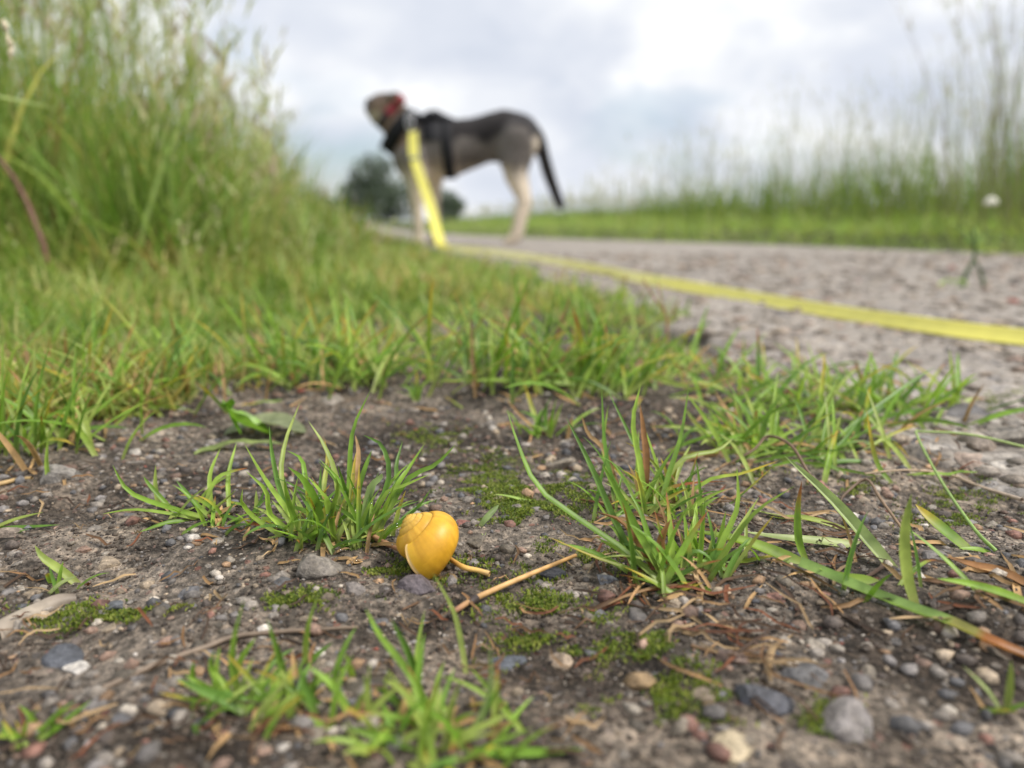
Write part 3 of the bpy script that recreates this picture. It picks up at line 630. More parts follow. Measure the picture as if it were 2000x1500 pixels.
T4 = tuft('broad bladed creeping grass with an upright leaf at the right edge', 1790, 1190, [
    K((1588, 1112), (1520, 1085), (1440, 1055), (1351, 1036), w=6.0, d=0.012), K((1790, 1188), (1770, 1120), (1766, 1040), (1780, 965), w=4.4, d=-0.004), K((1747, 1112), (1690, 1050), (1620, 970), (1532, 890), kind='pale', w=4.6, d=0.025),
    K((1578, 1100), (1560, 1060), (1558, 1000), (1566, 940), kind='tip', w=2.8, d=0.0), K((1690, 1062), (1600, 1058), (1520, 1050), (1450, 1038), kind='pale', w=4.4, d=0.0), K((1665, 1035), (1580, 1020), (1520, 1010), (1455, 1008), w=3.0, d=0.01),
    K((1720, 1140), (1690, 1140), (1650, 1130), (1600, 1110), w=5.0, d=0.004), K((2020, 1145), (1960, 1120), (1900, 1105), (1846, 1086), kind='brn', w=4.0, d=0.01), K((1900, 1075), (1850, 1040), (1815, 1010), (1788, 985), kind='yel', w=5.0, d=0.008),
    K((2030, 1180), (1960, 1160), (1890, 1140), (1830, 1130), w=3.0, d=0.0), K((1945, 1080), (1910, 1085), (1870, 1090), kind='g', w=2.5)],
    2.6, [(1700, 1130, 10, 0.012, 0.012, 0.03, 2.0, dict(dry=0.6)), (1850, 1100, 14, 0.018, 0.014, 0.034, 2.2, dict(dry=0.75, lean=(0.8, 1.6)))], 205)
stl = smooth_line([G(1560, 1100, 0.004), G(1680, 1150, 0.004), G(1790, 1192, 0.003), G(1860, 1216, 0.003), G(1945, 1256, 0.002), G(2030, 1290, 0.001)], 20)
tcol = np.concatenate([np.tile(lin(140, 172, 92), (12, 1)), np.tile(lin(150, 150, 80), (3, 1)), np.tile(lin(166, 112, 62), (6, 1))])
v, f, c = ribbons(stl[None], np.linspace(0.0042, 0.003, 21)[None], tcol[None], 0.5, 0.3); MB().add(v, f, c).build('runner_stem', M['leaf'], T4)
tuft('grass tuft with two brown tipped blades at the near edge of the green turf', 1190, 763, [
    K((1172, 755), (1150, 720), (1134, 668), (1118, 598), kind='tip', w=9.0, d=-0.03), K((1197, 760), (1190, 710), (1186, 670), (1180, 630), kind='tip', w=9.0, d=-0.03), K((1210, 760), (1208, 700), (1200, 640), w=4, d=0.02),
    K((1225, 762), (1270, 738), (1310, 748), (1358, 760), w=5.5, d=-0.02), K((1190, 765), (1120, 752), (1000, 744), (846, 744), w=6.0, d=-0.02), K((1170, 758), (1090, 735), (1040, 740), w=5, d=-0.02), K((1180, 750), (1140, 700), (1110, 690), w=4)],
    3.0, [(1180, 755, 36, 0.02, 0.03, 0.075, 3.4), (1230, 760, 16, 0.02, 0.02, 0.045, 3.0), (1190, 770, 18, 0.03, 0.02, 0.04, 2.2, dict(dry=0.85, lean=(0.8, 1.6)))], 206)
tuft('bushy grass tuft on the bare strip beside the path, in front of the leash', 1200, 640, [], 3.4, [(1130, 640, 34, 0.035, 0.03, 0.07, 3.6), (1210, 630, 26, 0.03, 0.03, 0.065, 3.6), (1240, 690, 22, 0.025, 0.025, 0.05, 3.0, dict(dry=0.35))], 230)
tuft('ragged grass tuft with dead blades at the crumbling path edge', 1310, 725, [], 3.0, [(1290, 720, 20, 0.022, 0.02, 0.045, 2.8, dict(dry=0.4, lean=(0.4, 1.4))), (1400, 740, 18, 0.022, 0.02, 0.04, 2.8, dict(dry=0.4, lean=(0.4, 1.4)))], 231)
tuft('sparse sprig of grass standing by the path edge, right of the brown tipped tuft', 1360, 730, [
    K((1345, 728), (1362, 660), (1384, 594), w=4.0, d=0.03), K((1420, 735), (1460, 690), (1499, 648), w=3.0, d=0.03), K((1345, 730), (1330, 690), (1300, 660), w=3), K((1350, 735), (1400, 700), (1430, 690), kind='half', w=3)],
    2.6, [(1360, 730, 10, 0.02, 0.02, 0.04, 2.6, dict(dry=0.4))], 207)
tuft('tiny grass tuft with a yellow blade alone on mossy dirt', 1066, 850, [
    K((1060, 850), (1040, 800), (1022, 742), kind='yel', w=3.0, d=0.01), K((1060, 850), (1020, 815), (985, 775), kind='dry', w=1.8), K((1075, 850), (1090, 810), (1100, 785), w=2.6), K((1060, 850), (1035, 845), (1020, 830), w=3.4, d=-0.01), K((1070, 850), (1065, 815), (1068, 790), w=2.6)],
    2.2, [(1068, 850, 14, 0.006, 0.012, 0.026, 2.2)], 208)
tuft('spreading grass tuft in the middle right with criss crossing blades', 1470, 880, [
    K((1460, 885), (1430, 840), (1375, 780), w=3.4), K((1470, 885), (1440, 860), (1378, 836), w=3.6), K((1480, 880), (1500, 810), (1530, 770), w=3), K((1590, 880), (1680, 820), (1760, 760), (1826, 716), w=2.4, d=0.04), K((1480, 885), (1420, 890), (1300, 898), kind='yel', w=2.2, d=0.0),
    K((1460, 870), (1440, 800), (1420, 755), kind='g', w=3), K((1500, 880), (1560, 860), (1640, 850), w=3), K((1480, 880), (1475, 830), (1478, 800), kind='tip', w=3), K((1590, 905), (1650, 860), (1700, 790), w=2.6, d=0.02)],
    2.4, [(1460, 880, 50, 0.02, 0.02, 0.05, 2.8, dict(lean=(0.4, 1.3))), (1570, 885, 50, 0.024, 0.02, 0.052, 2.7, dict(lean=(0.5, 1.4))), (1500, 900, 22, 0.025, 0.015, 0.035, 1.6, dict(dry=0.85, lean=(0.9, 1.6)))], 209)
tuft('matted grass tuft by the path with pale leaning blades, farthest right of the middle row', 1730, 800, [
    K((1700, 800), (1705, 750), (1708, 716), w=3.2), K((1740, 805), (1780, 760), (1800, 735), w=3.2), K((1735, 800), (1742, 760), (1738, 735), w=4), K((1700, 860), (1690, 830), (1696, 805), kind='yel', w=4.4, d=-0.01), K((1745, 950), (1710, 900), (1692, 800), w=3.0, kind='yel', d=0.01)],
    2.6, [(1700, 805, 50, 0.03, 0.025, 0.055, 3.2, dict(lean=(0.4, 1.3))), (1770, 810, 24, 0.02, 0.02, 0.04, 2.6), (1720, 820, 24, 0.03, 0.015, 0.04, 2.0, dict(dry=0.8, lean=(0.9, 1.6)))], 210)
tuft('leafy grass tuft behind the criss crossing tuft, at the path edge', 1540, 770, [K((1500, 775), (1470, 720), (1440, 700), w=3), K((1580, 780), (1620, 740), (1650, 730), w=3)],
    2.6, [(1480, 775, 50, 0.035, 0.025, 0.055, 3.3, dict(lean=(0.3, 1.3))), (1590, 780, 44, 0.035, 0.025, 0.05, 3.2, dict(lean=(0.3, 1.3))), (1540, 780, 14, 0.03, 0.015, 0.04, 2.0, dict(dry=0.8, lean=(0.9, 1.6)))], 211)
tuft('blurred grass runner in the foreground at the bottom centre left', 560, 1380, [
    K((470, 1370), (455, 1300), (460, 1240), (477, 1170), w=2.0), K((595, 1298), (600, 1240), (612, 1190), (632, 1135), w=2.0, d=-0.004), K((560, 1345), (548, 1290), (522, 1208), w=2.0), K((595, 1300), (620, 1280), (650, 1255), w=2.0),
    K((490, 1392), (450, 1372), (400, 1350), (345, 1325), w=3.0), K((455, 1370), (430, 1340), (412, 1300), (420, 1270), w=1.8), K((450, 1340), (470, 1290), (500, 1245), w=2), K((380, 1350), (376, 1320), (378, 1290), w=1.6), K((620, 1400), (600, 1350), (585, 1300), w=2)],
    2.0, [(470, 1380, 28, 0.007, 0.007, 0.016, 1.7), (580, 1390, 26, 0.008, 0.007, 0.018, 1.7), (560, 1410, 14, 0.010, 0.006, 0.016, 1.6, dict(dry=0.9, lean=(0.9, 1.6)))], 212)
tuft('blurred bushy grass tuft at the bottom centre, closest to the viewer', 860, 1460, [
    K((832, 1365), (795, 1310), (742, 1242), (714, 1188), w=2.0, d=0.0), K((822, 1352), (800, 1280), (764, 1208), w=2.1), K((912, 1320), (900, 1250), (884, 1188), (845, 1118), w=1.6, d=0.01), K((690, 1400), (650, 1340), (600, 1300), w=2), K((850, 1455), (920, 1430), (1000, 1390), w=2.2),
    K((850, 1470), (960, 1475), (1060, 1470), (1145, 1462), w=2.6), K((800, 1465), (740, 1440), (680, 1420), w=2.4), K((870, 1450), (880, 1390), (900, 1330), w=1.8), K((900, 1450), (940, 1400), (960, 1330), (955, 1260), kind='pale', w=1.6), K((810, 1350), (815, 1270), (830, 1190), w=1.2, d=0.01)],
    2.0, [(870, 1455, 40, 0.008, 0.009, 0.022, 1.9), (740, 1425, 26, 0.008, 0.008, 0.018, 1.8), (820, 1460, 14, 0.010, 0.008, 0.018, 1.8, dict(dry=0.9, lean=(0.9, 1.6)))], 213)
tuft('small blurred grass sprout in the bottom left corner', 40, 1450, [K((40, 1450), (55, 1410), (78, 1380), w=1.8), K((40, 1450), (20, 1430), (0, 1425), w=2)], 1.8, [(40, 1450, 9, 0.003, 0.007, 0.014, 1.7)], 214)
tuft('lone blurred green blade near the bottom right edge', 1965, 1380, [K((1965, 1385), (1972, 1340), (1975, 1290), w=1.8), K((1960, 1390), (1930, 1350), (1880, 1300), w=1.4, kind='pale')], 1.8, [(1965, 1385, 3, 0.003, 0.007, 0.012, 1.4)], 215)
tuft('bent dark green blade lying on the dirt at the left edge', 120, 1140, [K((155, 1140), (120, 1115), (85, 1090), (68, 1065), w=3.0, d=0.0), K((90, 1160), (120, 1140), (150, 1125), w=2.0, kind='pale')], 2, [(110, 1150, 4, 0.004, 0.008, 0.014, 1.6)], 216)
tuft('few flat blades reaching in from the left edge over the gravel', 10, 1035, [K((-30, 1030), (20, 1035), (70, 1040), (118, 1036), w=2.2), K((-20, 1030), (30, 1015), (85, 1000), w=2), K((-20, 1045), (30, 1040), (60, 1035), w=2)], 2, [], 217)
tuft('yellow green grass clump at the left edge where the turf meets the dirt', 80, 880, [K((95, 940), (92, 900), (95, 850), w=2.2), K((60, 880), (30, 820), (10, 780), w=3), K((110, 870), (160, 810), (200, 785), w=3), K((20, 885), (5, 850), (-10, 800), w=3)],
    2.6, [(20, 880, 36, 0.016, 0.025, 0.06, 2.8, dict(yel=0.3)), (90, 875, 36, 0.016, 0.025, 0.06, 2.8, dict(yel=0.3)), (60, 895, 16, 0.02, 0.015, 0.03, 2.0, dict(dry=0.8, lean=(0.9, 1.6)))], 218)
tuft('dense green grass tuft at the turf edge, behind the bare mossy patch', 980, 745, [], 3.0, [(940, 742, 54, 0.025, 0.035, 0.085, 3.4), (1045, 740, 48, 0.024, 0.035, 0.085, 3.4), (980, 752, 12, 0.03, 0.02, 0.04, 2.2, dict(dry=0.8, lean=(0.9, 1.6)))], 219)
tuft('wide grass tuft with yellow stems at the turf edge, left of centre', 660, 745, [K((600, 740), (520, 720), (465, 695), kind='yel', w=3.5), K((560, 745), (520, 735), (480, 740), kind='yel', w=3)], 3.0,
    [(600, 742, 46, 0.025, 0.03, 0.075, 3.2, dict(yel=0.25)), (700, 742, 50, 0.026, 0.035, 0.08, 3.3), (770, 740, 18, 0.02, 0.025, 0.05, 3.0), (650, 752, 14, 0.04, 0.02, 0.04, 2.2, dict(dry=0.8, lean=(0.9, 1.6)))], 220)
tuft('thin grass sprig with a yellow foot on the dirt below the turf edge', 815, 780, [K((812, 782), (800, 760), (780, 752), kind='g', w=2.6), K((815, 782), (825, 755), (850, 735), w=2.6), K((812, 780), (815, 750), (812, 725), kind='yel', w=2.4)], 2.2, [(815, 780, 3, 0.004, 0.012, 0.02, 2.0)], 221)
tuft('grass clump hanging over the dirt left of the torn leaf', 240, 810, [K((220, 840), (260, 800), (300, 760), w=3), K((210, 825), (200, 780), (180, 740), w=3)], 2.8, [(230, 800, 44, 0.024, 0.03, 0.075, 3.0, dict(yel=0.2)), (340, 770, 44, 0.026, 0.03, 0.075, 3.0, dict(yel=0.2))], 222)
# dew on the tuft by the shell
dl = []
r = np.random.default_rng(8); v0, f0 = ICO2; mb = MB(); kids = [o_ for o_ in T1.children if o_.name.startswith('blade')]
for o_ in kids:
    co = np.array([q.co[:] for q in o_.data.vertices])
    for _ in range(3):
        if r.random() < 0.75:
            q = co[r.integers(3, len(co) - 4)]; s_ = r.uniform(0.00015, 0.0004); mb.add(v0 * s_ + q + np.array([0, -0.0001, s_ * 0.7]), f0)
o_ = mb.build('dew', M['dew'], T1); o_['kind'] = 'stuff'

# ------------------------------------------------------------------ straws, stalks, torn leaf, litter
def stalk(name, label, cat, px, rad, cols, up=0.001, group='dry stalks and stems', n=16, lift=None):
    pts = [G(q[0], q[1], (up if lift is None else lift[i])) for i, q in enumerate(px)]
    ln = smooth_line(pts, n); rr = np.interp(np.linspace(0, 1, n + 1), np.linspace(0, 1, len(rad)), rad)
    v, f = tube(ln, rr, 7); cc = np.array([np.interp(np.linspace(0, 1, n + 1), np.linspace(0, 1, len(cols)), [lin(*c)[k] for c in cols]) for k in range(3)]).T
    e_ = empty(name, pts[0], label, cat, group)
    MB().add(v, f, np.repeat(cc, 7, 0)).build('stem', M['straw'], e_); return e_, ln
s1, ln = stalk('straw_stalk', 'tan straw stalk with a dark joint lying right of the snail shell', 'straw', [(884, 1196), (930, 1168), (1010, 1132), (1125, 1078)], [0.0008, 0.0009, 0.00085, 0.0006], [(140, 100, 78), (190, 150, 100), (206, 164, 108), (196, 150, 90)], 0.0022)
v, f = tube(smooth_line([G(912, 1180, 0.0022), G(934, 1166, 0.0022)], 4), [0.0008, 0.0012, 0.0013, 0.0012, 0.0008], 8); MB().add(v, f, lin(62, 52, 48)).build('joint', M['straw'], s1)
stalk('twig', 'short bent yellow twig poking out behind the snail shell', 'twig', [(880, 1092), (905, 1108), (932, 1114), (956, 1121)], [0.0007, 0.0009, 0.0008, 0.0009], [(190, 140, 60), (214, 170, 90), (214, 175, 100), (200, 165, 110)], 0.002)
stalk('twig', 'thin brown twig running under the dewy tuft to the snail shell', 'twig', [(700, 1030), (745, 1055), (790, 1078)], [0.0008, 0.001, 0.0008], [(120, 90, 66), (170, 128, 96), (150, 110, 80)], 0.0015)
stalk('twig', 'pale pinkish dry stalk crossing the right edge over the moss', 'twig', [(1690, 925), (1770, 918), (1850, 926), (1920, 944), (1996, 978)], [0.0004, 0.0005, 0.0006, 0.0007, 0.0008], [(170, 150, 120), (180, 155, 128), (186, 165, 140), (190, 170, 150)], 0.003)
stalk('twig', 'grey root like stick half buried at the left edge', 'twig', [(-20, 1250), (50, 1210), (110, 1180), (150, 1170)], [0.004, 0.0036, 0.003, 0.0016], [(150, 138, 124), (160, 148, 132), (142, 130, 116), (120, 108, 96)], -0.0005)
stalk('twig', 'long thin brown root across the blurred dirt at the left', 'twig', [(200, 1345), (300, 1300), (400, 1265), (480, 1240), (700, 1225)], [0.0008, 0.0009, 0.0008, 0.0007, 0.0005], [(120, 104, 88), (130, 114, 98), (120, 104, 88)], 0.0008)
stalk('grass_stalk', 'thin wiry green stem arching over the right edge', 'grass stalk', [(2010, 875), (1900, 850), (1807, 832), (1791, 850), (1835, 934), (1900, 1030), (1945, 1076)], [0.0006, 0.0006, 0.0005, 0.0005, 0.0006, 0.0006, 0.0007], [(150, 170, 100), (130, 160, 80)], n=26, lift=[0.006, 0.012, 0.016, 0.015, 0.008, 0.005, 0.001])
stalk('grass_stalk', 'curled dark brown dry blade arching over the middle right tuft', 'grass stalk', [(1405, 915), (1470, 880), (1500, 852), (1545, 870), (1580, 925), (1605, 950)], [0.0004, 0.0006, 0.0007, 0.0007, 0.0006, 0.0005], [(110, 88, 70), (120, 96, 76)], n=22, lift=[0.002, 0.008, 0.013, 0.013, 0.006, 0.001])
stalk('grass_stalk', 'curly brown dry tendril at the right beside the upright leaf', 'grass stalk', [(1640, 985), (1650, 965), (1690, 950), (1720, 975), (1760, 1030), (1775, 1050)], [0.0004, 0.0006, 0.0006, 0.0006, 0.0005, 0.0004], [(96, 80, 66), (150, 124, 96)], n=20, lift=[0.003, 0.007, 0.01, 0.01, 0.004, 0.001])
stalk('straw_stalk', 'single fallen tan straw at the left edge of the dirt', 'straw', [(-20, 950), (30, 938), (62, 934)], [0.001, 0.001, 0.0008], [(190, 160, 110), (180, 150, 100)], 0.001)
# reddish stem standing at the turf edge
b = G(1305, 700); t0 = depth(b); e_ = empty('grass_stalk', b, 'upright reddish dead stem in front of the yellow leash', 'grass stalk', 'dry stalks and stems')
v, f = tube(smooth_line([b, P(1303, 650, t0), P(1300, 615, t0), P(1276, 580, t0), P(1256, 545, t0)], 12), np.linspace(0.0011, 0.0005, 13), 6); MB().add(v, f, lin(160, 112, 78)).build('stem', M['straw'], e_)
v, f = tube(smooth_line([P(1300, 615, t0), P(1290, 580, t0), P(1285, 550, t0 + 0.01)], 8), np.linspace(0.0007, 0.0004, 9), 6); MB().add(v, f, lin(150, 108, 76)).build('side_stem', M['straw'], e_)

# torn leaf behind the left tuft
r = np.random.default_rng(4); b = G(500, 845)
torn = empty('torn_leaf', b, 'torn crumpled green leaf lying on the dirt behind the dewy tuft', 'leaf')
def leaf_sheet(pts, wid, cola, colb, name, seed, nseg=14, nw=6, curl=0.6):
    ln = smooth_line(pts, nseg); tan = np.gradient(ln, axis=0); tan /= np.linalg.norm(tan, axis=1, keepdims=True)
    sd = np.cross(tan, [0, 0, 1.0]); sd /= np.linalg.norm(sd, axis=1, keepdims=True); t = np.linspace(0, 1, nseg + 1)
    pr = np.sin(np.clip(t * 0.93 + 0.05, 0, 1) * PI) ** 0.7 * wid; uu = np.linspace(-1, 1, nw + 1)
    rg = 1 + 0.45 * (fbm(t * 6 + seed, t * 0 + seed, seed, 2) - 0.5)
    v = ln[:, None] + sd[:, None] * (uu[None, :, None] * (pr * rg)[:, None, None] * 0.5)
    v[..., 2] += np.abs(uu)[None] ** 1.6 * pr[:, None] * curl * 0.5 + 0.003 * (fbm(v[..., 0] / 0.006, v[..., 1] / 0.006, seed, 2) - 0.5)
    i = np.arange((nseg + 1) * (nw + 1)).reshape(nseg + 1, nw + 1)
    f = np.stack([i[:-1, :-1], i[:-1, 1:], i[1:, 1:], i[1:, :-1]], -1).reshape(-1, 4)
    k = fbm(v[..., 0] / 0.004, v[..., 1] / 0.004, seed + 3, 3)[..., None]
    c = np.array(cola) * (1 - k) + np.array(colb) * k
    return MB().add(v.reshape(-1, 3), f, c.reshape(-1, 3)).build(name, M['leaf'], torn)
leaf_sheet([G(590, 838, 0.003), G(540, 825, 0.006), G(500, 828, 0.005), G(440, 850, 0.002)], 0.020, lin(128, 140, 96), lin(150, 160, 120), 'leaf_blade', 5, curl=0.25)
leaf_sheet([G(530, 850, 0.002), G(490, 838, 0.006), G(455, 815, 0.011), G(432, 790, 0.018)], 0.013, lin(112, 160, 44), lin(150, 190, 84), 'leaf_lobe', 6, curl=0.9)
leaf_sheet([G(470, 842, 0.004), G(450, 815, 0.012), G(446, 790, 0.019), G(436, 772, 0.022)], 0.006, lin(112, 160, 44), lin(130, 175, 64), 'leaf_lobe', 7, curl=0.9)
leaf_sheet([G(380, 885, 0.001), G(430, 872, 0.002), G(480, 866, 0.003), G(560, 868, 0.002)], 0.007, lin(120, 140, 70), lin(150, 165, 100), 'leaf_shred', 8, curl=0.2)
# a scrap of blade by the moss
e_ = empty('leaf_scrap', G(945, 1030), 'small scrap of grey green blade upright by the moss right of the shell', 'leaf'); b = G(938, 1030); t0 = depth(b)
blade(e_, [b, P(952, 1010, t0), P(974, 986, t0 + 0.004)], 0.0022, 'pale', r, p=6); blade(e_, [G(945, 1045), P(946, 1030, t0), P(940, 1025, t0)], 0.0018, 'pale', r)

def litter(n, region, lmin, lmax, wmm, seed, name, dark=0.55):
    r = np.random.default_rng(seed); px = r.uniform(region[0], region[2], n); py = r.uniform(region[1], region[3], n)
    xy = np.array([flat(a, b) for a, b in zip(px, py)]); k = fbm(xy[:, 0] / 0.05, xy[:, 1] / 0.05, seed, 3); ok = r.random(n) < sstep(0.38, 0.62, k); xy = xy[ok]; n = len(xy)
    a = r.uniform(0, 6.28, n); ll = r.uniform(lmin, lmax, n); tt = np.linspace(-0.5, 0.5, 5); bend = r.normal(0, 0.25, n)
    X = xy[:, 0, None] + ll[:, None] * (tt * np.cos(a)[:, None] - (tt ** 2) * bend[:, None] * np.sin(a)[:, None] * 2); Y = xy[:, 1, None] + ll[:, None] * (tt * np.sin(a)[:, None] + (tt ** 2) * bend[:, None] * np.cos(a)[:, None] * 2)
    Zl = surf(X, Y) + 0.0006 + r.uniform(0, 0.0022, (n, 1)) + r.normal(0, 0.0006, X.shape)
    pal = np.array([lin(150, 116, 76), lin(176, 142, 96), lin(110, 84, 58), lin(190, 164, 120), lin(130, 82, 52), lin(84, 66, 50)])[r.integers(0, 6, n)] * r.uniform(dark, 1.0, (n, 1))
    v, f, c = ribbons(np.stack([X, Y, Zl], -1), np.array([[0.5, 1, 1, 0.9, 0.3]]) * (wmm * 0.001 * r.uniform(0.4, 1.2, n))[:, None], np.repeat(pal[:, None], 5, 1), 0.35, r.normal(0, 0.6, n))
    return tag(MB().add(v, f, c).build(name, M['dry']), 'scattered dead brown grass litter on the dirt', 'litter', kind='stuff')
litter(560, (1150, 760, 2050, 1500), 0.008, 0.026, 1.2, 71, 'dead_grass_litter', 0.4)
litter(380, (-50, 760, 1150, 1500), 0.004, 0.014, 0.9, 72, 'dead_grass_litter', 0.4)

# ------------------------------------------------------------------ turf, meadow grass (stuff)
def field(name, label, xy, lens, wid, lean, curl, cols, seed, mat='turf', S=5, seed_head=0.0):
    r = np.random.default_rng(seed); n = len(xy)
    base = np.column_stack([xy, surf(xy[:, 0], xy[:, 1]) - 0.002]); az = r.uniform(0, 6.28, n)
    line = arc_lines(base, az, lens, r.uniform(*lean, n), r.uniform(*curl, n), S)
    c = 0.93 * np.array(cols)[np.clip((len(cols) * (0.62 * r.random(n) + 0.38 * sstep(0.3, 0.7, fbm(xy[:, 0] / 0.12, xy[:, 1] / 0.12, seed + 5, 3)))).astype(int), 0, len(cols) - 1)] * r.uniform(0.7, 1.15, (n, 1)); lens = lens * (0.6 + 0.8 * fbm(xy[:, 0] / 0.07, xy[:, 1] / 0.07, seed + 9, 2)); cc = np.repeat(c[:, None], S, 1).copy()
    b = (1 - sstep(0, 0.35, np.linspace(0, 1, S)))[None, :, None] * 0.4; cc = cc * (1 - b) + np.array(lin(150, 150, 80)) * b
    sa = az + PI / 2 + r.normal(0, 0.5, n); sv = np.stack([np.cos(sa), np.sin(sa), 0 * sa], 1)
    v, f, c = flat_ribbons(line, taper(S, n, 1.8) * (wid * r.uniform(0.6, 1.2, n))[:, None], cc, sv)
    mb = MB().add(v, f, c)
    if seed_head:
        tips = line[r.random(n) < seed_head]; m_ = len(tips)
        for k in range(7):                                  # short spikelets round the upper stem
            fr = r.uniform(0.72, 1.0, m_); ii = fr * (S - 1); i0 = np.minimum(ii.astype(int), S - 2); w_ = (ii - i0)[:, None]
            q = tips[np.arange(m_), i0] * (1 - w_) + tips[np.arange(m_), i0 + 1] * w_
            l2 = arc_lines(q, r.uniform(0, 6.28, m_), lens.mean() * r.uniform(0.03, 0.075, m_), r.uniform(0.2, 0.9, m_), r.uniform(0, 0.4, m_), 3)
            sc = np.array([lin(190, 190, 136), lin(172, 184, 118), lin(176, 162, 136)])[r.integers(0, 3, m_)]
            v, f, c = flat_ribbons(l2, np.array([[0.6, 1, 0.2]]) * np.full((m_, 1), wid.mean() * 1.4), np.repeat(sc[:, None], 3, 1), np.tile([[0.8, 0.6, 0]], (m_, 1))); mb.add(v, f, c)
    return tag(mb.build(name, M[mat]), label, 'grass', kind='stuff')
TG = [lin(110, 146, 60), lin(128, 164, 70), lin(144, 176, 80), lin(160, 186, 94), lin(174, 190, 104), lin(192, 196, 122), lin(204, 190, 118), lin(176, 146, 98)]
dlf = lambda q_: xl(q_[:, 1]) - q_[:, 0]
def sample(n, ylo, yhi, pw, xa, xb, seed, test, clump=0.0, cs=0.05):
    r = np.random.default_rng(seed); yy = ylo + (yhi - ylo) * r.random(n) ** pw; xx = r.uniform(xa, xb, n) * (yy + 0.1)
    ok = test(xx, yy)
    if clump: ok &= r.random(n) < sstep(0.5 - clump, 0.5 + clump * 0.4, fbm(xx / cs, yy / cs, seed, 3)) + 0.08
    return np.column_stack([xx[ok], yy[ok]])
isturf = lambda x, y: inpoly(x + (fbm(x / 0.07, y / 0.07, 51, 3) - 0.56) * 0.22 * np.minimum(1, y), y + (fbm(x / 0.06, y / 0.06, 57, 3) - 0.46) * 0.16, TURF) & (x < xl(y) + 0.05)
xy = sample(30000, 0.38, 1.1, 1.1, -0.85, 0.3, 81, isturf, 0.06, 0.055); xy = xy[np.random.default_rng(9).random(len(xy)) < 0.22 + 0.78 * np.clip(sstep(0.12, 0.5, dlf(xy)) + sstep(0.75, 1.0, xy[:, 1]), 0, 1)]; rr_ = np.random.default_rng(1)
field('turf_grass', 'short green turf between the bare dirt and the tall meadow grass', xy, rr_.uniform(0.014, 0.046, len(xy)) * (0.8 + 1.7 * sstep(0.28, 0.75, dlf(xy))), np.full(len(xy), 0.0034), (0.1, 1.2), (0.1, 1.2), TG, 82)
xy = sample(42000, 1.0, 3.6, 1.3, -0.9, 0.1, 83, isturf, 0.07, 0.10); rr_ = np.random.default_rng(2)
field('turf_grass', 'short green turf running beside the path towards the dog', xy, rr_.uniform(0.025, 0.075, len(xy)) * (0.5 + 0.5 * sstep(0, 0.25, dlf(xy)) + 1.4 * sstep(0.35, 0.8, dlf(xy))), np.full(len(xy), 0.0052), (0.1, 1.2), (0.1, 1.1), TG, 84)
xy = sample(16000, 3.4, 9.0, 1.2, -0.9, 0.0, 85, isturf, 0.1, 0.2); rr_ = np.random.default_rng(3)
field('turf_grass', 'rough green verge at the foot of the tall grass, far along the path', xy, rr_.uniform(0.06, 0.2, len(xy)) * (0.35 + 0.65 * sstep(0, 0.3, dlf(xy)) + 0.6 * sstep(0.3, 0.7, dlf(xy))), np.full(len(xy), 0.008), (0.1, 0.8), (0.1, 1.0), TG, 86)
# tall meadow grass on the left bank
MG = [lin(110, 144, 60), lin(128, 162, 70), lin(144, 174, 84), lin(160, 184, 100), lin(174, 188, 104), lin(190, 188, 118), lin(200, 174, 120)]
tall = lambda x, y: (x < xl(y) - 0.34 - 0.12 * (fbm(x / 0.3, y / 0.3, 4, 2) - 0.5)) & (x < -0.28 - 0.08 * y)
xy = sample(21000, 1.05, 7.0, 1.25, -1.1, -0.1, 87, tall, 0.22, 0.2); rr_ = np.random.default_rng(5)
near_edge = sstep(0.34, 1.0, dlf(xy))
field('meadow_grass', 'tall green meadow grass on the bank at the left', xy, rr_.uniform(0.16, 0.58, len(xy)) * (0.36 + 0.64 * near_edge), np.full(len(xy), 0.0078), (0.0, 0.6), (0.0, 1.2), MG, 88, S=7)
xy = sample(5200, 1.15, 7.0, 1.2, -1.1, -0.12, 89, lambda x, y: tall(x, y) & (x < xl(y) - 0.5), 0.2, 0.25); rr_ = np.random.default_rng(6)
field('meadow_stalks', 'tall flowering grass stalks with seed heads above the left bank', xy, rr_.uniform(0.55, 1.15, len(xy)) * (0.24 + 0.76 * sstep(0.42, 1.0, dlf(xy))), np.full(len(xy), 0.0034), (0.0, 0.25), (0.0, 0.4), MG[:6], 90, S=8, seed_head=0.6)
xy = sample(16000, 2.4, 8.0, 1.1, -0.8, -0.1, 187, lambda x, y: (x < xl(y) - 0.28) & (x > xl(y) - 2.6), 0.2, 0.3); rr_ = np.random.default_rng(25)
field('meadow_grass', 'meadow grass on the middle of the left bank, sloping towards the dog', xy, rr_.uniform(0.22, 0.7, len(xy)) * (0.34 + 0.66 * sstep(0.28, 0.85, dlf(xy))), np.full(len(xy), 0.009), (0.0, 0.6), (0.0, 1.1), MG, 188, S=6)
xy = sample(9000, 6.0, 30.0, 1.3, -0.7, -0.15, 91, lambda x, y: (x < xl(y) - 0.4) & (x > xl(y) - 6), 0.15, 0.8); rr_ = np.random.default_rng(7)
field('meadow_grass', 'far end of the tall meadow grass sloping down to the path behind the dog', xy, rr_.uniform(0.25, 0.75, len(xy)) * (0.35 + 0.65 * sstep(0.4, 1.6, dlf(xy))), np.full(len(xy), 0.016), (0.0, 0.4), (0.0, 0.8), MG, 92, S=5)
xy = sample(420, 0.7, 2.6, 1.0, -0.9, -0.1, 191, lambda x, y: isturf(x, y) & (x < xl(y) - 0.3), 0.1, 0.1)
field('meadow_stalks', 'low pale flowering grass at the foot of the left bank', xy, np.random.default_rng(17).uniform(0.06, 0.18, len(xy)), np.full(len(xy), 0.0022), (0.0, 0.5), (0.0, 0.5), MG[3:6], 192, S=6, seed_head=1.0)
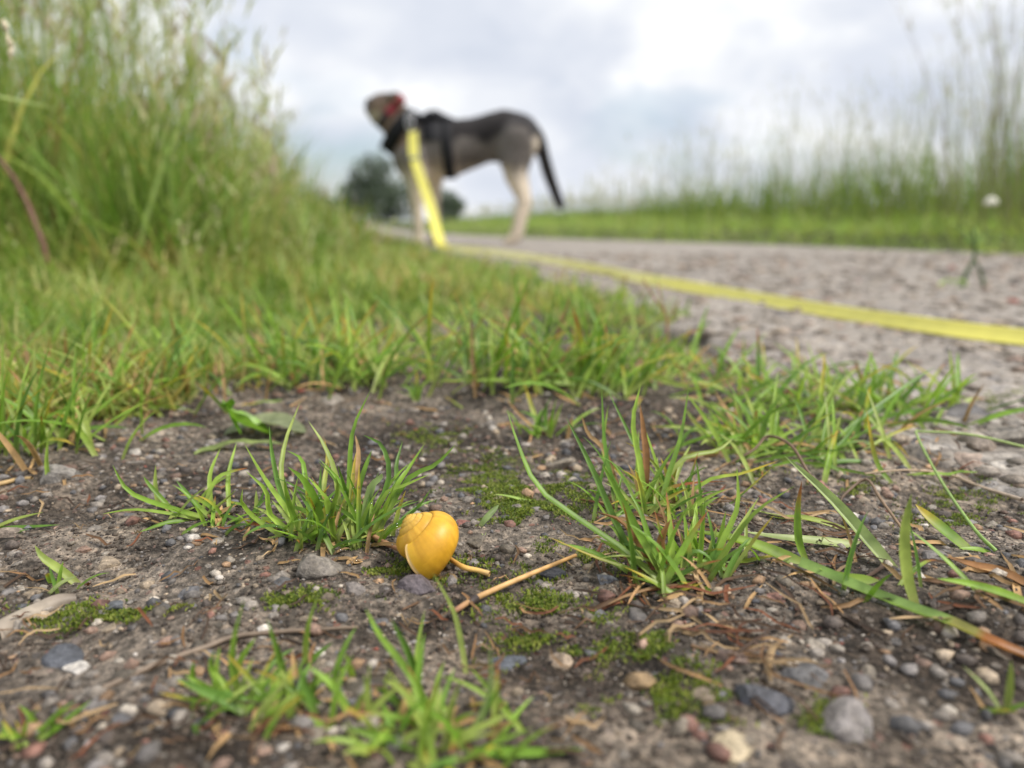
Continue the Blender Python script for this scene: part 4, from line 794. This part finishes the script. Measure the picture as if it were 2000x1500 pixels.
# right verge: short band, dense dark band, wispy stems
RG = [lin(146, 182, 82), lin(162, 192, 94), lin(178, 200, 108), lin(196, 204, 126)]
xy = sample(34000, 1.6, 9.0, 1.0, -0.4, 0.95, 93, lambda x, y: (x > xr(y) - 0.02) & (x < xr(y) + 1.5))
field('verge_grass', 'mown green verge along the far side of the path', xy, np.random.default_rng(8).uniform(0.05, 0.18, len(xy)) * (0.4 + 0.6 * sstep(0, 0.4, xy[:, 0] - xr(xy[:, 1]))), np.full(len(xy), 0.007), (0.3, 1.2), (0.1, 1.0), RG, 94, S=4)
RD = [lin(104, 138, 52), lin(118, 150, 60), lin(132, 158, 70), lin(150, 166, 86)]
xy = sample(30000, 2.3, 14.0, 1.2, -0.5, 1.1, 95, lambda x, y: (x > xr(y) + 0.95) & (x < xr(y) + 5), 0.25, 0.4)
field('meadow_grass', 'dense dark green meadow grass behind the right verge', xy, np.random.default_rng(9).uniform(0.22, 0.55, len(xy)) * (1 - 0.72 * sstep(4.2, 7.5, xy[:, 1])), np.full(len(xy), 0.010), (0.0, 0.5), (0.0, 0.8), RD, 96, S=5)
xy = sample(11000, 2.6, 12.0, 1.0, -0.2, 1.1, 97, lambda x, y: (x > xr(y) + 0.95) & (x < xr(y) + 4.5), 0.25, 0.5)
field('meadow_stalks', 'wispy flowering grass stems against the sky on the right', xy, np.random.default_rng(10).uniform(0.5, 0.95, len(xy)) * (1 - 0.7 * sstep(4.0, 8.5, xy[:, 1])), np.full(len(xy), 0.0042), (0.0, 0.32), (0.0, 0.5), [lin(140, 160, 104), lin(164, 172, 124), lin(158, 150, 128)], 98, S=7, seed_head=0.8)
q = np.random.default_rng(11); xy = np.column_stack([q.normal(2.05, 0.15, 120), q.normal(3.2, 0.25, 120)])
field('meadow_stalks', 'tallest clump of flowering grass stems at the right edge of the photo', xy, q.uniform(0.45, 1.3, 120), np.full(120, 0.0046), (0.0, 0.3), (0.0, 0.5), [lin(132, 150, 100), lin(150, 152, 118), lin(136, 124, 112)], 99, S=7, seed_head=1.0)
xy = np.random.default_rng(12).uniform([-40, 12], [60, 90], (14000, 2)); xy = xy[(xy[:, 0] > xr(xy[:, 1]) + 1.5) | (xy[:, 0] < xl(xy[:, 1]) - 1.0)]
field('far_meadow', 'distant meadow grass reaching to the trees', xy, np.random.default_rng(13).uniform(0.05, 0.16, len(xy)), np.full(len(xy), 0.06), (0.0, 0.4), (0.0, 0.5), RD, 100, S=4)

# single stems at the left edge and the clover flower and weed on the right
def stem_thing(name, label, cat, pix, t0, r0, r1, colr, head=None):
    pts = [P(a, b_, t0 + d_) for a, b_, d_ in pix]; root = pts[0].copy(); root[2] = float(surf(root[0], root[1]))
    e_ = empty(name, root, label, cat); ln = smooth_line([root] + pts, 22); v, f = tube(ln, np.linspace(r0, r1, 23), 6); MB().add(v, f, lin(*colr)).build('stem', M['straw'], e_); return e_, ln
e_, ln = stem_thing('grass_stalk', 'thick reddish brown dead stem leaning at the left edge', 'grass stalk', [(90, 500, 0), (72, 445, 0), (45, 380, 0), (10, 325, -0.01), (-60, 250, -0.02)], 0.98, 0.0036, 0.0028, (120, 84, 72))
e_, ln = stem_thing('seed_stalk', 'pale drooping seed head hanging in the top left corner', 'grass stalk', [(-120, 500, 0), (-90, 200, 0), (-40, 40, 0), (5, 45, 0), (16, 70, 0), (20, 118, 0)], 0.55, 0.0009, 0.0004, (190, 176, 140))
r = np.random.default_rng(44); mb = MB()
for k in range(26):
    q = ln[15 + int(7 * r.random())] + r.normal(size=3) * 0.0012; mb.add(ICO1[0] * np.array([0.0009, 0.0009, 0.0026]) + q, ICO1[1], lin(222, 210, 180))
o_ = mb.build('spikelets', M['petal'], e_); o_['kind'] = 'stuff'
e_ = empty('bent_grass_stalk', G(-60, 520), 'single pale green blade reaching in from the left edge', 'grass stalk'); b = P(-120, 175, 0.7)
blade(e_, [G(-200, 560), P(-160, 300, 0.7), P(-60, 190, 0.7), P(20, 194, 0.7), P(115, 214, 0.7)], 0.0075, 'pale', np.random.default_rng(3), S=14)
b = G(1935, 470); t0 = 2.4; fp = P(1936, 395, t0); root = np.array([fp[0], fp[1], float(surf(fp[0], fp[1]))])
cl = empty('clover_flower', root, 'single white clover flower on the verge at the right', 'flower'); v, f = tube(smooth_line([root, (root + fp) / 2 + np.array([0.01, 0, 0]), fp], 8), 0.002, 6); MB().add(v, f, lin(110, 140, 70)).build('stem', M['straw'], cl)
r = np.random.default_rng(3); mb = MB()
for k in range(60):
    d_ = r.normal(size=3); d_ /= np.linalg.norm(d_); d_[2] = abs(d_[2]) * 1.0 - 0.25; mb.add(ICO1[0] * 0.006 + fp + d_ * 0.015, ICO1[1], lin(232, 230, 214))
o_ = mb.build('flower_head', M['petal'], cl); o_['kind'] = 'stuff'
# weed sprig on the path
wp = G(1905, 562); t0 = depth(wp); wd_ = empty('weed_sprig', wp, 'wilted green weed with forked dark stems on the path at the right', 'weed')
for nm, pix, r0, cc in [('stem', [(1880, 566, 0), (1886, 535, 0), (1903, 505, 0), (1904, 470, 0), (1898, 445, 0)], 0.0040, (62, 88, 42)), ('side_stem', [(1924, 566, 0), (1915, 530, 0.01), (1903, 505, 0)], 0.0038, (56, 78, 40)), ('side_stem', [(1903, 480, 0), (1918, 462, 0.02), (1932, 442, 0.02)], 0.0022, (80, 108, 50)), ('side_stem', [(1903, 480, 0), (1885, 458, 0.02), (1862, 436, 0.02)], 0.0022, (80, 108, 50))]:
    v, f = tube(smooth_line([P(a, b_, t0 + d_) for a, b_, d_ in pix], 12), np.linspace(r0, r0 * 0.5, 13), 6); MB().add(v, f, lin(*cc)).build(nm, M['straw'], wd_)
r = np.random.default_rng(17)
for (a, b_) in [(1898, 448), (1930, 445), (1862, 438), (1890, 455), (1912, 455), (1880, 565), (1900, 470), (1840, 550), (1925, 470), (1875, 560), (1890, 555), (1850, 556), (1885, 480), (1920, 490)]:
    q = P(a, b_, t0 + r.uniform(-0.03, 0.03)); q[2] = max(q[2], float(surf(q[0], q[1])) + 0.003); dd = r.normal(size=3) * np.array([1, 1, 0.5]); dd /= np.linalg.norm(dd); l_ = r.uniform(0.012, 0.026)
    blade(wd_, [q, q + dd * l_ * 0.5 + np.array([0, 0, 0.006]), q + dd * l_], 0.006, 'g', r, name='leaf', p=3)

# ------------------------------------------------------------------ trees beyond
def tree(label, px, base_d, hpx, wpx, blobs, seed, leaf, n):
    r = np.random.default_rng(seed); s = base_d / FPX; x0 = (px - 1000) * s; y0 = base_d * math.cos(PITCH)
    e_ = empty('tree', (x0, y0, 0), label, 'tree', 'trees far beyond the dog'); H = hpx * s
    v, f = tube(smooth_line([(x0, y0, -0.1), (x0 + 0.1, y0, H * 0.3), (x0 - 0.1, y0, H * 0.7)], 8), np.linspace(H * 0.035, H * 0.012, 9), 8); tr = MB().add(v, f, lin(80, 68, 56)).build('trunk', M['bark'], e_)
    for k in range(6):
        h0 = H * r.uniform(0.25, 0.6); a = r.uniform(0, 6.28); q = np.array([x0, y0, h0]); w_ = wpx * s * 0.32
        v, f = tube(smooth_line([q, q + np.array([math.cos(a), math.sin(a), 0.9]) * w_ * 0.5, q + np.array([math.cos(a), math.sin(a), 1.3]) * w_], 5), np.linspace(H * 0.014, H * 0.004, 6), 5); MB().add(v, f).build('limb', M['bark'], e_)
    mb = MB()
    for (bx, by, br) in blobs:
        m_ = int(n * br * br); c0 = np.array([x0 + bx * wpx * s, y0, by * H]); d_ = r.normal(size=(m_, 3)); d_ /= np.linalg.norm(d_, axis=1, keepdims=True); rad = br * wpx * s * r.uniform(0.25, 1.0, (m_, 1)) ** 0.6 * (0.75 + 0.5 * fbm(d_[:, :1] * 2 + 5, d_[:, 2:] * 2 + 9, seed, 2))
        q = c0 + d_ * rad; dk = r.uniform(0.75, 1.15, (m_, 1)); cc = np.array([lin(92, 110, 86), lin(80, 98, 76), lin(108, 122, 96)])[r.integers(0, 3, m_)] * dk  # leaf greens paled to imitate distance haze
        l_ = arc_lines(q, r.uniform(0, 6.28, m_), np.full(m_, leaf), r.uniform(0.3, 2.4, m_), r.uniform(-0.5, 0.5, m_), 3)
        v, f, c = ribbons(l_, np.array([[0.5, 1, 0.2]]) * np.full((m_, 1), leaf * 0.6), np.repeat(cc[:, None], 3, 1)); mb.add(v, f, c)
    o_ = mb.build('crown', M['crown'], e_); o_['kind'] = 'stuff'
tree('tall airy dark green tree behind the front legs of the dog', 745, 90, 118, 150, [(-0.1, 0.72, 0.22), (0.06, 0.86, 0.16), (-0.22, 0.38, 0.26), (0.12, 0.42, 0.32), (0.34, 0.3, 0.26), (0, 0.25, 0.34), (-0.36, 0.24, 0.16)], 301, 0.42, 9500)
tree('small round distant tree just right of the dog front legs', 882, 120, 62, 70, [(0, 0.6, 0.34), (-0.25, 0.4, 0.26), (0.25, 0.45, 0.26), (0, 0.25, 0.4)], 302, 0.4, 6000)
tree('low bushy distant tree at the end of the left bank', 640, 110, 50, 110, [(0, 0.5, 0.3), (-0.3, 0.4, 0.24), (0.3, 0.4, 0.26)], 303, 0.42, 9000)

# ------------------------------------------------------------------ the dog
DD = 3.62; DS = DD / FPX
dp = G(915, 478); dog_z = float(path_h(dp[0], dp[1]))
DOGP = np.array([dp[0], dp[1], dog_z + 0.004])
def dg(px, py, yoff=0.0):
    d = ray(px, py); q = CAM + d * (dp[1] / d[1]) - DOGP; q[1] = yoff; return q
parts = []
def ball(a, ra, b=None, rb=None, sy=1.0):
    """a tapered limb from a to b (or a ball), squashed sideways by sy"""
    a = np.asarray(a, float)
    if b is None: parts.append((a, ra, a, ra, sy))
    else: parts.append((a, ra, np.asarray(b, float), rb, sy))
# trunk
ball(dg(838, 292), 0.125, dg(872, 292), 0.128, 0.86); ball(dg(872, 290), 0.125, dg(930, 272), 0.095, 0.88); ball(dg(930, 270), 0.092, dg(985, 262), 0.108, 0.88)
ball(dg(985, 264), 0.112, dg(1010, 268), 0.108, 0.86); ball(dg(826, 300), 0.118, dg(806, 305), 0.095, 0.9); ball(dg(842, 262), 0.075, dg(880, 270), 0.07, 0.8); ball(dg(965, 256), 0.085, dg(1005, 256), 0.085, 0.8)
ball(dg(800, 310), 0.08, dg(812, 335), 0.07, 1.0); ball(dg(840, 315), 0.085, dg(895, 305), 0.078, 0.85); ball(dg(895, 304), 0.082, dg(950, 284), 0.076, 0.85); ball(dg(945, 282), 0.076, dg(985, 284), 0.08, 0.85)
# neck and head (turned left and away)
ball(dg(814, 280), 0.100, dg(780, 244), 0.076, 0.85); ball(dg(780, 246), 0.082, dg(762, 218, 0.02), 0.070, 0.9)
ball(dg(756, 211, 0.02), 0.070, dg(742, 209, 0.04), 0.066, 0.95); ball(dg(742, 207, 0.05), 0.058, dg(727, 205, 0.08), 0.050, 0.95); ball(dg(727, 205, 0.08), 0.045, dg(713, 206, 0.17), 0.032, 0.95); ball(dg(713, 204, 0.17), 0.030, dg(709, 204, 0.20), 0.024); ball(dg(738, 222, 0.05), 0.050, dg(727, 216, 0.09), 0.036); ball(dg(727, 215, 0.10), 0.030, dg(714, 213, 0.17), 0.020)
# legs: near (-y) and far (+y)
for sgn, dx_, dy_ in ((-1, 0, 0.0), (1, 27, 0.0)):
    yo = 0.078 * sgn
    ball(dg(812 + dx_ * 0.6, 310, yo * 0.9), 0.068, dg(818 + dx_ * 0.9, 350, yo), 0.050); ball(dg(818 + dx_ * 0.9, 350, yo), 0.046, dg(817 + dx_, 405, yo), 0.029); ball(dg(817 + dx_, 405, yo), 0.026, dg(821 + dx_, 415, yo), 0.025)
    ball(dg(819 + dx_, 412, yo), 0.027, dg(822 + dx_, 460, yo), 0.024); ball(dg(821 + dx_, 466, yo), 0.024, dg(811 + dx_, 471, yo - 0.006), 0.021)
for sgn, dx_ in ((-1, 0), (1, 8)):
    yo = 0.075 * sgn
    ball(dg(1012, 275, yo * 0.7), 0.094, dg(1002 + dx_, 318, yo), 0.062); ball(dg(1002 + dx_, 315, yo), 0.060, dg(1005 + dx_, 345, yo), 0.044); ball(dg(1004 + dx_, 343, yo), 0.048, dg(1020 + dx_, 388, yo), 0.028)
    ball(dg(1020 + dx_, 388, yo), 0.025, dg(1024 + dx_, 394, yo), 0.023); ball(dg(1021 + dx_, 392, yo), 0.028, dg(1006 + dx_, 456, yo), 0.024); ball(dg(1004 + dx_, 464, yo), 0.023, dg(990 + dx_, 471, yo - 0.005), 0.020)
# tail
tl = smooth_line([dg(1036, 245), dg(1053, 268), dg(1063, 310), dg(1075, 350), dg(1090, 390), dg(1095, 402)], 12)
for i in range(12): ball(tl[i], 0.032 * (1 - abs(i - 6) * 0.03) - 0.0004 * i, tl[i + 1], 0.032 * (1 - abs(i + 1 - 6) * 0.03) - 0.0004 * (i + 1))
# ears
ball(dg(764, 193, -0.03), 0.024, dg(777, 192, -0.055), 0.024, 0.7); ball(dg(777, 192, -0.055), 0.024, dg(787, 205, -0.07), 0.017, 0.6); ball(dg(757, 191, 0.085), 0.024, dg(768, 192, 0.11), 0.022); ball(dg(768, 192, 0.11), 0.022, dg(776, 202, 0.12), 0.014)
# grow one skin over the limbs: sample the blended distance field on a grid and wrap it with a voxel remesh
mbd = MB(); v0, f0 = ICO3
for a, ra, b, rb, sy in parts:
    L_ = np.linalg.norm(b - a); m_ = max(1, int(L_ / (min(ra, rb) * 0.35)) + 1)
    for k in range(m_ + 1):
        t_ = k / m_ if m_ else 0; c_ = a * (1 - t_) + b * t_; r_ = ra * (1 - t_) + rb * t_
        mbd.add(v0 * np.array([r_, r_ * sy, r_]) + c_, f0)
        if L_ == 0: break
me = mbd.mesh('dog_raw'); tmp = bpy.data.objects.new('dog_raw', me); C.objects.link(tmp)
md = tmp.modifiers.new('r', 'REMESH'); md.mode = 'VOXEL'; md.voxel_size = 0.0085; md.use_smooth_shade = True
ms_ = tmp.modifiers.new('s', 'SMOOTH'); ms_.factor = 0.5; ms_.iterations = 9
dgp = bpy.context.evaluated_depsgraph_get(); ev = tmp.evaluated_get(dgp); body = bpy.data.meshes.new_from_object(ev, depsgraph=dgp)
bpy.data.objects.remove(tmp); bpy.data.meshes.remove(me)
nv = len(body.vertices); co = np.zeros(nv * 3, np.float32); body.vertices.foreach_get('co', co); co = co.reshape(-1, 3).astype(float)
pc = co + DOGP - CAM; pc[:, 1] = dp[1]; dp_ = pc @ F; X_ = 1000 + FPX * (pc @ RT) / dp_; Y_ = 750 - FPX * (pc @ U) / dp_                                      # in the measured units
nz = (fbm(co[:, 0] / 0.05 + co[:, 1] * 9, co[:, 2] / 0.05, 70, 3) - 0.5)
blk, gry, tan_, crm, dkb = (np.array(lin(*c)) for c in ((42, 39, 40), (112, 106, 102), (136, 123, 111), (226, 211, 190), (70, 60, 54)))
col = np.repeat(gry[None], nv, 0)
def lay(c, k):
    global col
    k = np.clip(k, 0, 1)[:, None]; col = col * (1 - k) + c * k
back = np.interp(X_, [800, 840, 885, 940, 990, 1030, 1060], [215, 228, 238, 228, 215, 226, 262])
lay(blk, 1 - sstep(26, 52, Y_ - back + nz * 30 - 22 * np.exp(-((X_ - 955) / 28) ** 2)))
lay(tan_, sstep(300, 335, Y_ + nz * 30) * (X_ < 900)); lay(dkb, np.exp(-((X_ - 925) / 30) ** 2) * sstep(292, 318, Y_) * 0.6)
lay(crm, sstep(318, 362, Y_ + nz * 24)); lay(gry * 0.9, (1 - sstep(1, 1, X_ * 0)) * 0)
lay(crm, sstep(1034, 1046, X_) * sstep(262, 285, Y_) * (X_ < 1052) * 0.8)
tl2 = np.stack([np.interp(np.linspace(0, 12, 90), np.arange(13), tl[:, k]) for k in range(3)], 1); tail_d = np.min(np.linalg.norm(co[:, None] - tl2[None], axis=2), 1); lay(blk * 0.8, (1 - sstep(0.030, 0.042, tail_d)) * (X_ > 1040))
lay(np.array(lin(132, 112, 96)), (X_ < 800) * (1 - sstep(285, 300, Y_))); lay(dkb, (X_ < 800) * (1 - sstep(190, 204, Y_ + nz * 14)) * 0.75); lay(np.array(lin(58, 50, 46)), (1 - sstep(716, 728, X_)) * (Y_ < 225))
lay(crm, (X_ < 745) * sstep(214, 222, Y_) * (Y_ < 240) * 0.5)
a_ = body.attributes.new('Col', 'FLOAT_COLOR', 'POINT') if 'Col' not in body.attributes else body.attributes['Col']
a_.data.foreach_set('color', np.concatenate([col, np.ones((nv, 1))], 1).astype(np.float32).ravel())
body.materials.clear(); body.materials.append(M['fur'])
dog = empty('dog', DOGP, 'grey and black shepherd type dog standing on the path looking away, wearing a black harness', 'dog')
body.transform(__import__('mathutils').Matrix.Translation(Vector(DOGP))); body.update()
bo = link('body', body, dog); bo.name = 'body'
bvh = BVHTree.FromPolygons([tuple(q) for q in (co + DOGP)], [tuple(p_.vertices) for p_ in body.polygons])
def band(name, c0, nrm, wid, mat, thick=0.006, n=48, parent=dog, arc=(0, 2 * PI), rmax=0.30):
    """a strap laid round the body in the plane through c0 with normal nrm"""
    c0 = np.asarray(c0, float) + DOGP; nrm = unit(nrm); u_ = unit(np.cross(nrm, [0, 1, 0.01])); w_ = np.cross(nrm, u_)
    full = abs(arc[1] - arc[0] - 2 * PI) < 1e-6; ths = np.linspace(arc[0], arc[1], n, endpoint=not full); rows = []
    for off_ in (-0.5, 0.5):
        row = []
        for a in ths:
            d_ = math.cos(a) * u_ + math.sin(a) * w_; o_ = c0 + nrm * wid * off_
            h = bvh.ray_cast(Vector(o_), Vector(d_), rmax)
            row.append(np.linalg.norm(np.array(h[0]) - o_) if h[0] is not None else np.nan)
        row = np.array(row); row[np.isnan(row)] = np.nanmedian(row)
        row = np.minimum(row, np.nanmedian(row) * 1.7)
        if full: row = (row + np.roll(row, 1) + np.roll(row, -1)) / 3 
        rows.append(row)
    V = []
    for k, off_ in enumerate((-0.5, 0.5)):
        rr = np.maximum(rows[0], rows[1])
        for th_ in (-0.004, thick):
            V.append(np.array([c0 + nrm * wid * off_ + (math.cos(a) * u_ + math.sin(a) * w_) * (rr[i] + th_) for i, a in enumerate(ths)]))
    V = np.concatenate(V); m_ = len(ths); j = np.arange(m_ if full else m_ - 1); k = (j + 1) % m_
    q = lambda a, b: np.stack([a * m_ + j, a * m_ + k, b * m_ + k, b * m_ + j], -1)
    return MB().add(V, np.concatenate([q(1, 3), q(0, 1), q(3, 2), q(2, 0)])).build(name, mat, parent)
hb = M['harness_black']
har = band('harness', dg(784, 252), [-0.80, 0, 0.60], 0.066, hb)                         # neck yoke
band('girth_strap', dg(877, 292), [1, 0, 0.06], 0.050, hb, parent=har)
band('side_pad', dg(850, 285), [1, 0, 0.06], 0.085, hb, parent=har, arc=(-1.45, 1.45))
mb = MB(); sv_ = smooth_line([dg(806, 222), dg(825, 234), dg(845, 228), dg(868, 234), dg(890, 242)], 12) + DOGP; 
for i in range(12):
    mb.add(ICO2[0] * np.array([0.024, 0.062, 0.018 + 0.008 * math.sin(i / 12 * PI)]) + sv_[i], ICO2[1])
mb.build('back_pad', hb, har)
hn = smooth_line([dg(828, 236), dg(836, 222), dg(850, 220), dg(864, 228), dg(872, 240)], 14) + DOGP; v, f = tube(hn, 0.013, 8); MB().add(v, f).build('handle', hb, har)
band('collar', dg(768, 219, 0.012), [-0.70, 0, 0.70], 0.036, M['collar_red'], thick=0.007, arc=(PI / 2 - 0.25, PI - 0.65))
band('collar_strap', dg(768, 219, 0.012), [-0.70, 0, 0.70], 0.030, M['collar_dark'], thick=0.006, arc=(-1.3, PI / 2 - 0.15))

hd = unit([-0.42, 0.88, -0.05])                                # where the dog looks
MB().add(ICO2[0] * np.array([0.016, 0.014, 0.012]) + dg(708, 202, 0.222) + DOGP, ICO2[1]).build('nose', hb, dog)
for sd_ in ((-0.86, -0.30, 0.42), (0.86, 0.42, 0.42)):
    c_ = dg(738, 204, 0.075) + DOGP; h = bvh.ray_cast(Vector(c_), Vector(unit(sd_)), 0.2)
    if h[0] is not None: MB().add(ICO2[0] * 0.009 + np.array(h[0]), ICO2[1], (0.01, 0.008, 0.006)).build('eye', M['collar_dark'], dog)

# ------------------------------------------------------------------ the leash
ring_p = dg(806, 226, -0.085) + DOGP
leash_root = G(862, 484)
leash = empty('leash', leash_root, 'bright yellow flat dog leash hanging from the harness and lying along the path', 'leash')
def strap(name, pts, wid, sidev, n, parent, mat, thick=0.0028):
    ln = smooth_line(pts, n); tan = np.gradient(ln, axis=0); tan /= np.linalg.norm(tan, axis=1, keepdims=True); sd = np.array([np.interp(np.linspace(0, 1, n + 1), np.linspace(0, 1, len(sidev)), [s_[k] for s_ in sidev]) for k in range(3)]).T
    sd -= tan * np.sum(sd * tan, 1, keepdims=True); sd /= np.linalg.norm(sd, axis=1, keepdims=True); nr = np.cross(tan, sd); w_ = np.interp(np.linspace(0, 1, n + 1), np.linspace(0, 1, len(wid)), wid)[:, None] * 0.5
    prof = [(-1, -0.6), (-1, 0.6), (-0.9, 1), (-0.8, 0.8), (0.8, 0.8), (0.9, 1), (1, 0.6), (1, -0.6), (0.9, -1), (-0.9, -1)]; V = np.stack([ln + sd * w_ * a + nr * thick * 0.5 * b_ for a, b_ in prof], 1).reshape(-1, 3); s_ = len(prof)
    i = np.arange(n)[:, None] * s_; j = np.arange(s_)[None]; k = (j + 1) % s_; f = np.stack([i + j, i + k, i + s_ + k, i + s_ + j], -1).reshape(-1, 4)
    return MB().add(V, f).build(name, mat, parent, smooth=False)
top = dg(812, 262, -0.10) + DOGP; mid = dg(817, 314, -0.15) + DOGP; LY = M['leash_yellow']
t_l = depth(leash_root)
low = P(858, 468, t_l)
strap('handle_end', [top, (top + mid) / 2 + np.array([-0.002, 0, 0]), mid + (top - mid) * 0.02], [0.036, 0.044, 0.044], [(1, -0.2, 0.0)], 10, leash, LY, 0.006)
v, f = tube([mid + np.array([-0.026, 0, 0]), mid, mid + np.array([0.026, 0, 0])], 0.006, 8); MB().add(v, f, lin(110, 100, 40)).build('rivet', M['steel'], leash)
q1 = P(838, 395, depth(mid) * 0.6 + t_l * 0.4)
gl = [G(885, 486, 0.006), G(960, 493, 0.007), G(1100, 513, 0.008), G(1250, 543, 0.009), G(1400, 569, 0.008), G(1600, 604, 0.0075), G(1800, 637, 0.0068), G(2000, 662, 0.0066)]
gl += [np.array([a_, b_, float(surf(a_, b_)) + 0.008]) for a_, b_ in ((0.60, 0.52), (0.70, 0.30), (0.74, 0.0), (0.70, -0.5), (0.62, -1.0))]
strap('strap', [mid + np.array([0, 0, -0.006]), q1, low, leash_root + np.array([0.006, 0, 0.006])], [0.040, 0.042, 0.041, 0.034], [(1, -0.2, 0), (1, -0.2, 0), (1, 0, 0), (0.8, 0.5, 0.4)], 26, leash, LY, 0.005)
strap('strap', [leash_root + np.array([0.004, -0.002, 0.006])] + gl, [0.032, 0.029, 0.023, 0.019, 0.0175, 0.0165, 0.0165, 0.0165, 0.0165, 0.0165, 0.0165], [(0.5, 0.7, 0.6), (0.35, 0.3, 0.75), (0.42, 0.22, 0.75), (0.45, 0.2, 0.75), (0.45, 0.2, 0.75), (0.45, 0.2, 0.75), (0.5, 0.1, 0.7), (0.6, 0, 0.5), (0.7, 0, 0.4)], 220, leash, LY, 0.0022)
# snap hook and ring
rc = dg(806, 244, -0.10) + DOGP; ths = np.linspace(0, 2 * PI, 25)
v, f = tube(np.array([rc + np.array([math.cos(a) * 0.016, 0, math.sin(a) * 0.030]) for a in ths]), 0.0042, 6); MB().add(v, f).build('snap_hook', M['steel'], leash)
rc2 = dg(806, 231, -0.088) + DOGP; v, f = tube(np.array([rc2 + np.array([math.cos(a) * 0.020, 0.005, math.sin(a) * 0.020]) for a in ths]), 0.0036, 6); MB().add(v, f).build('ring', M['steel'], har)
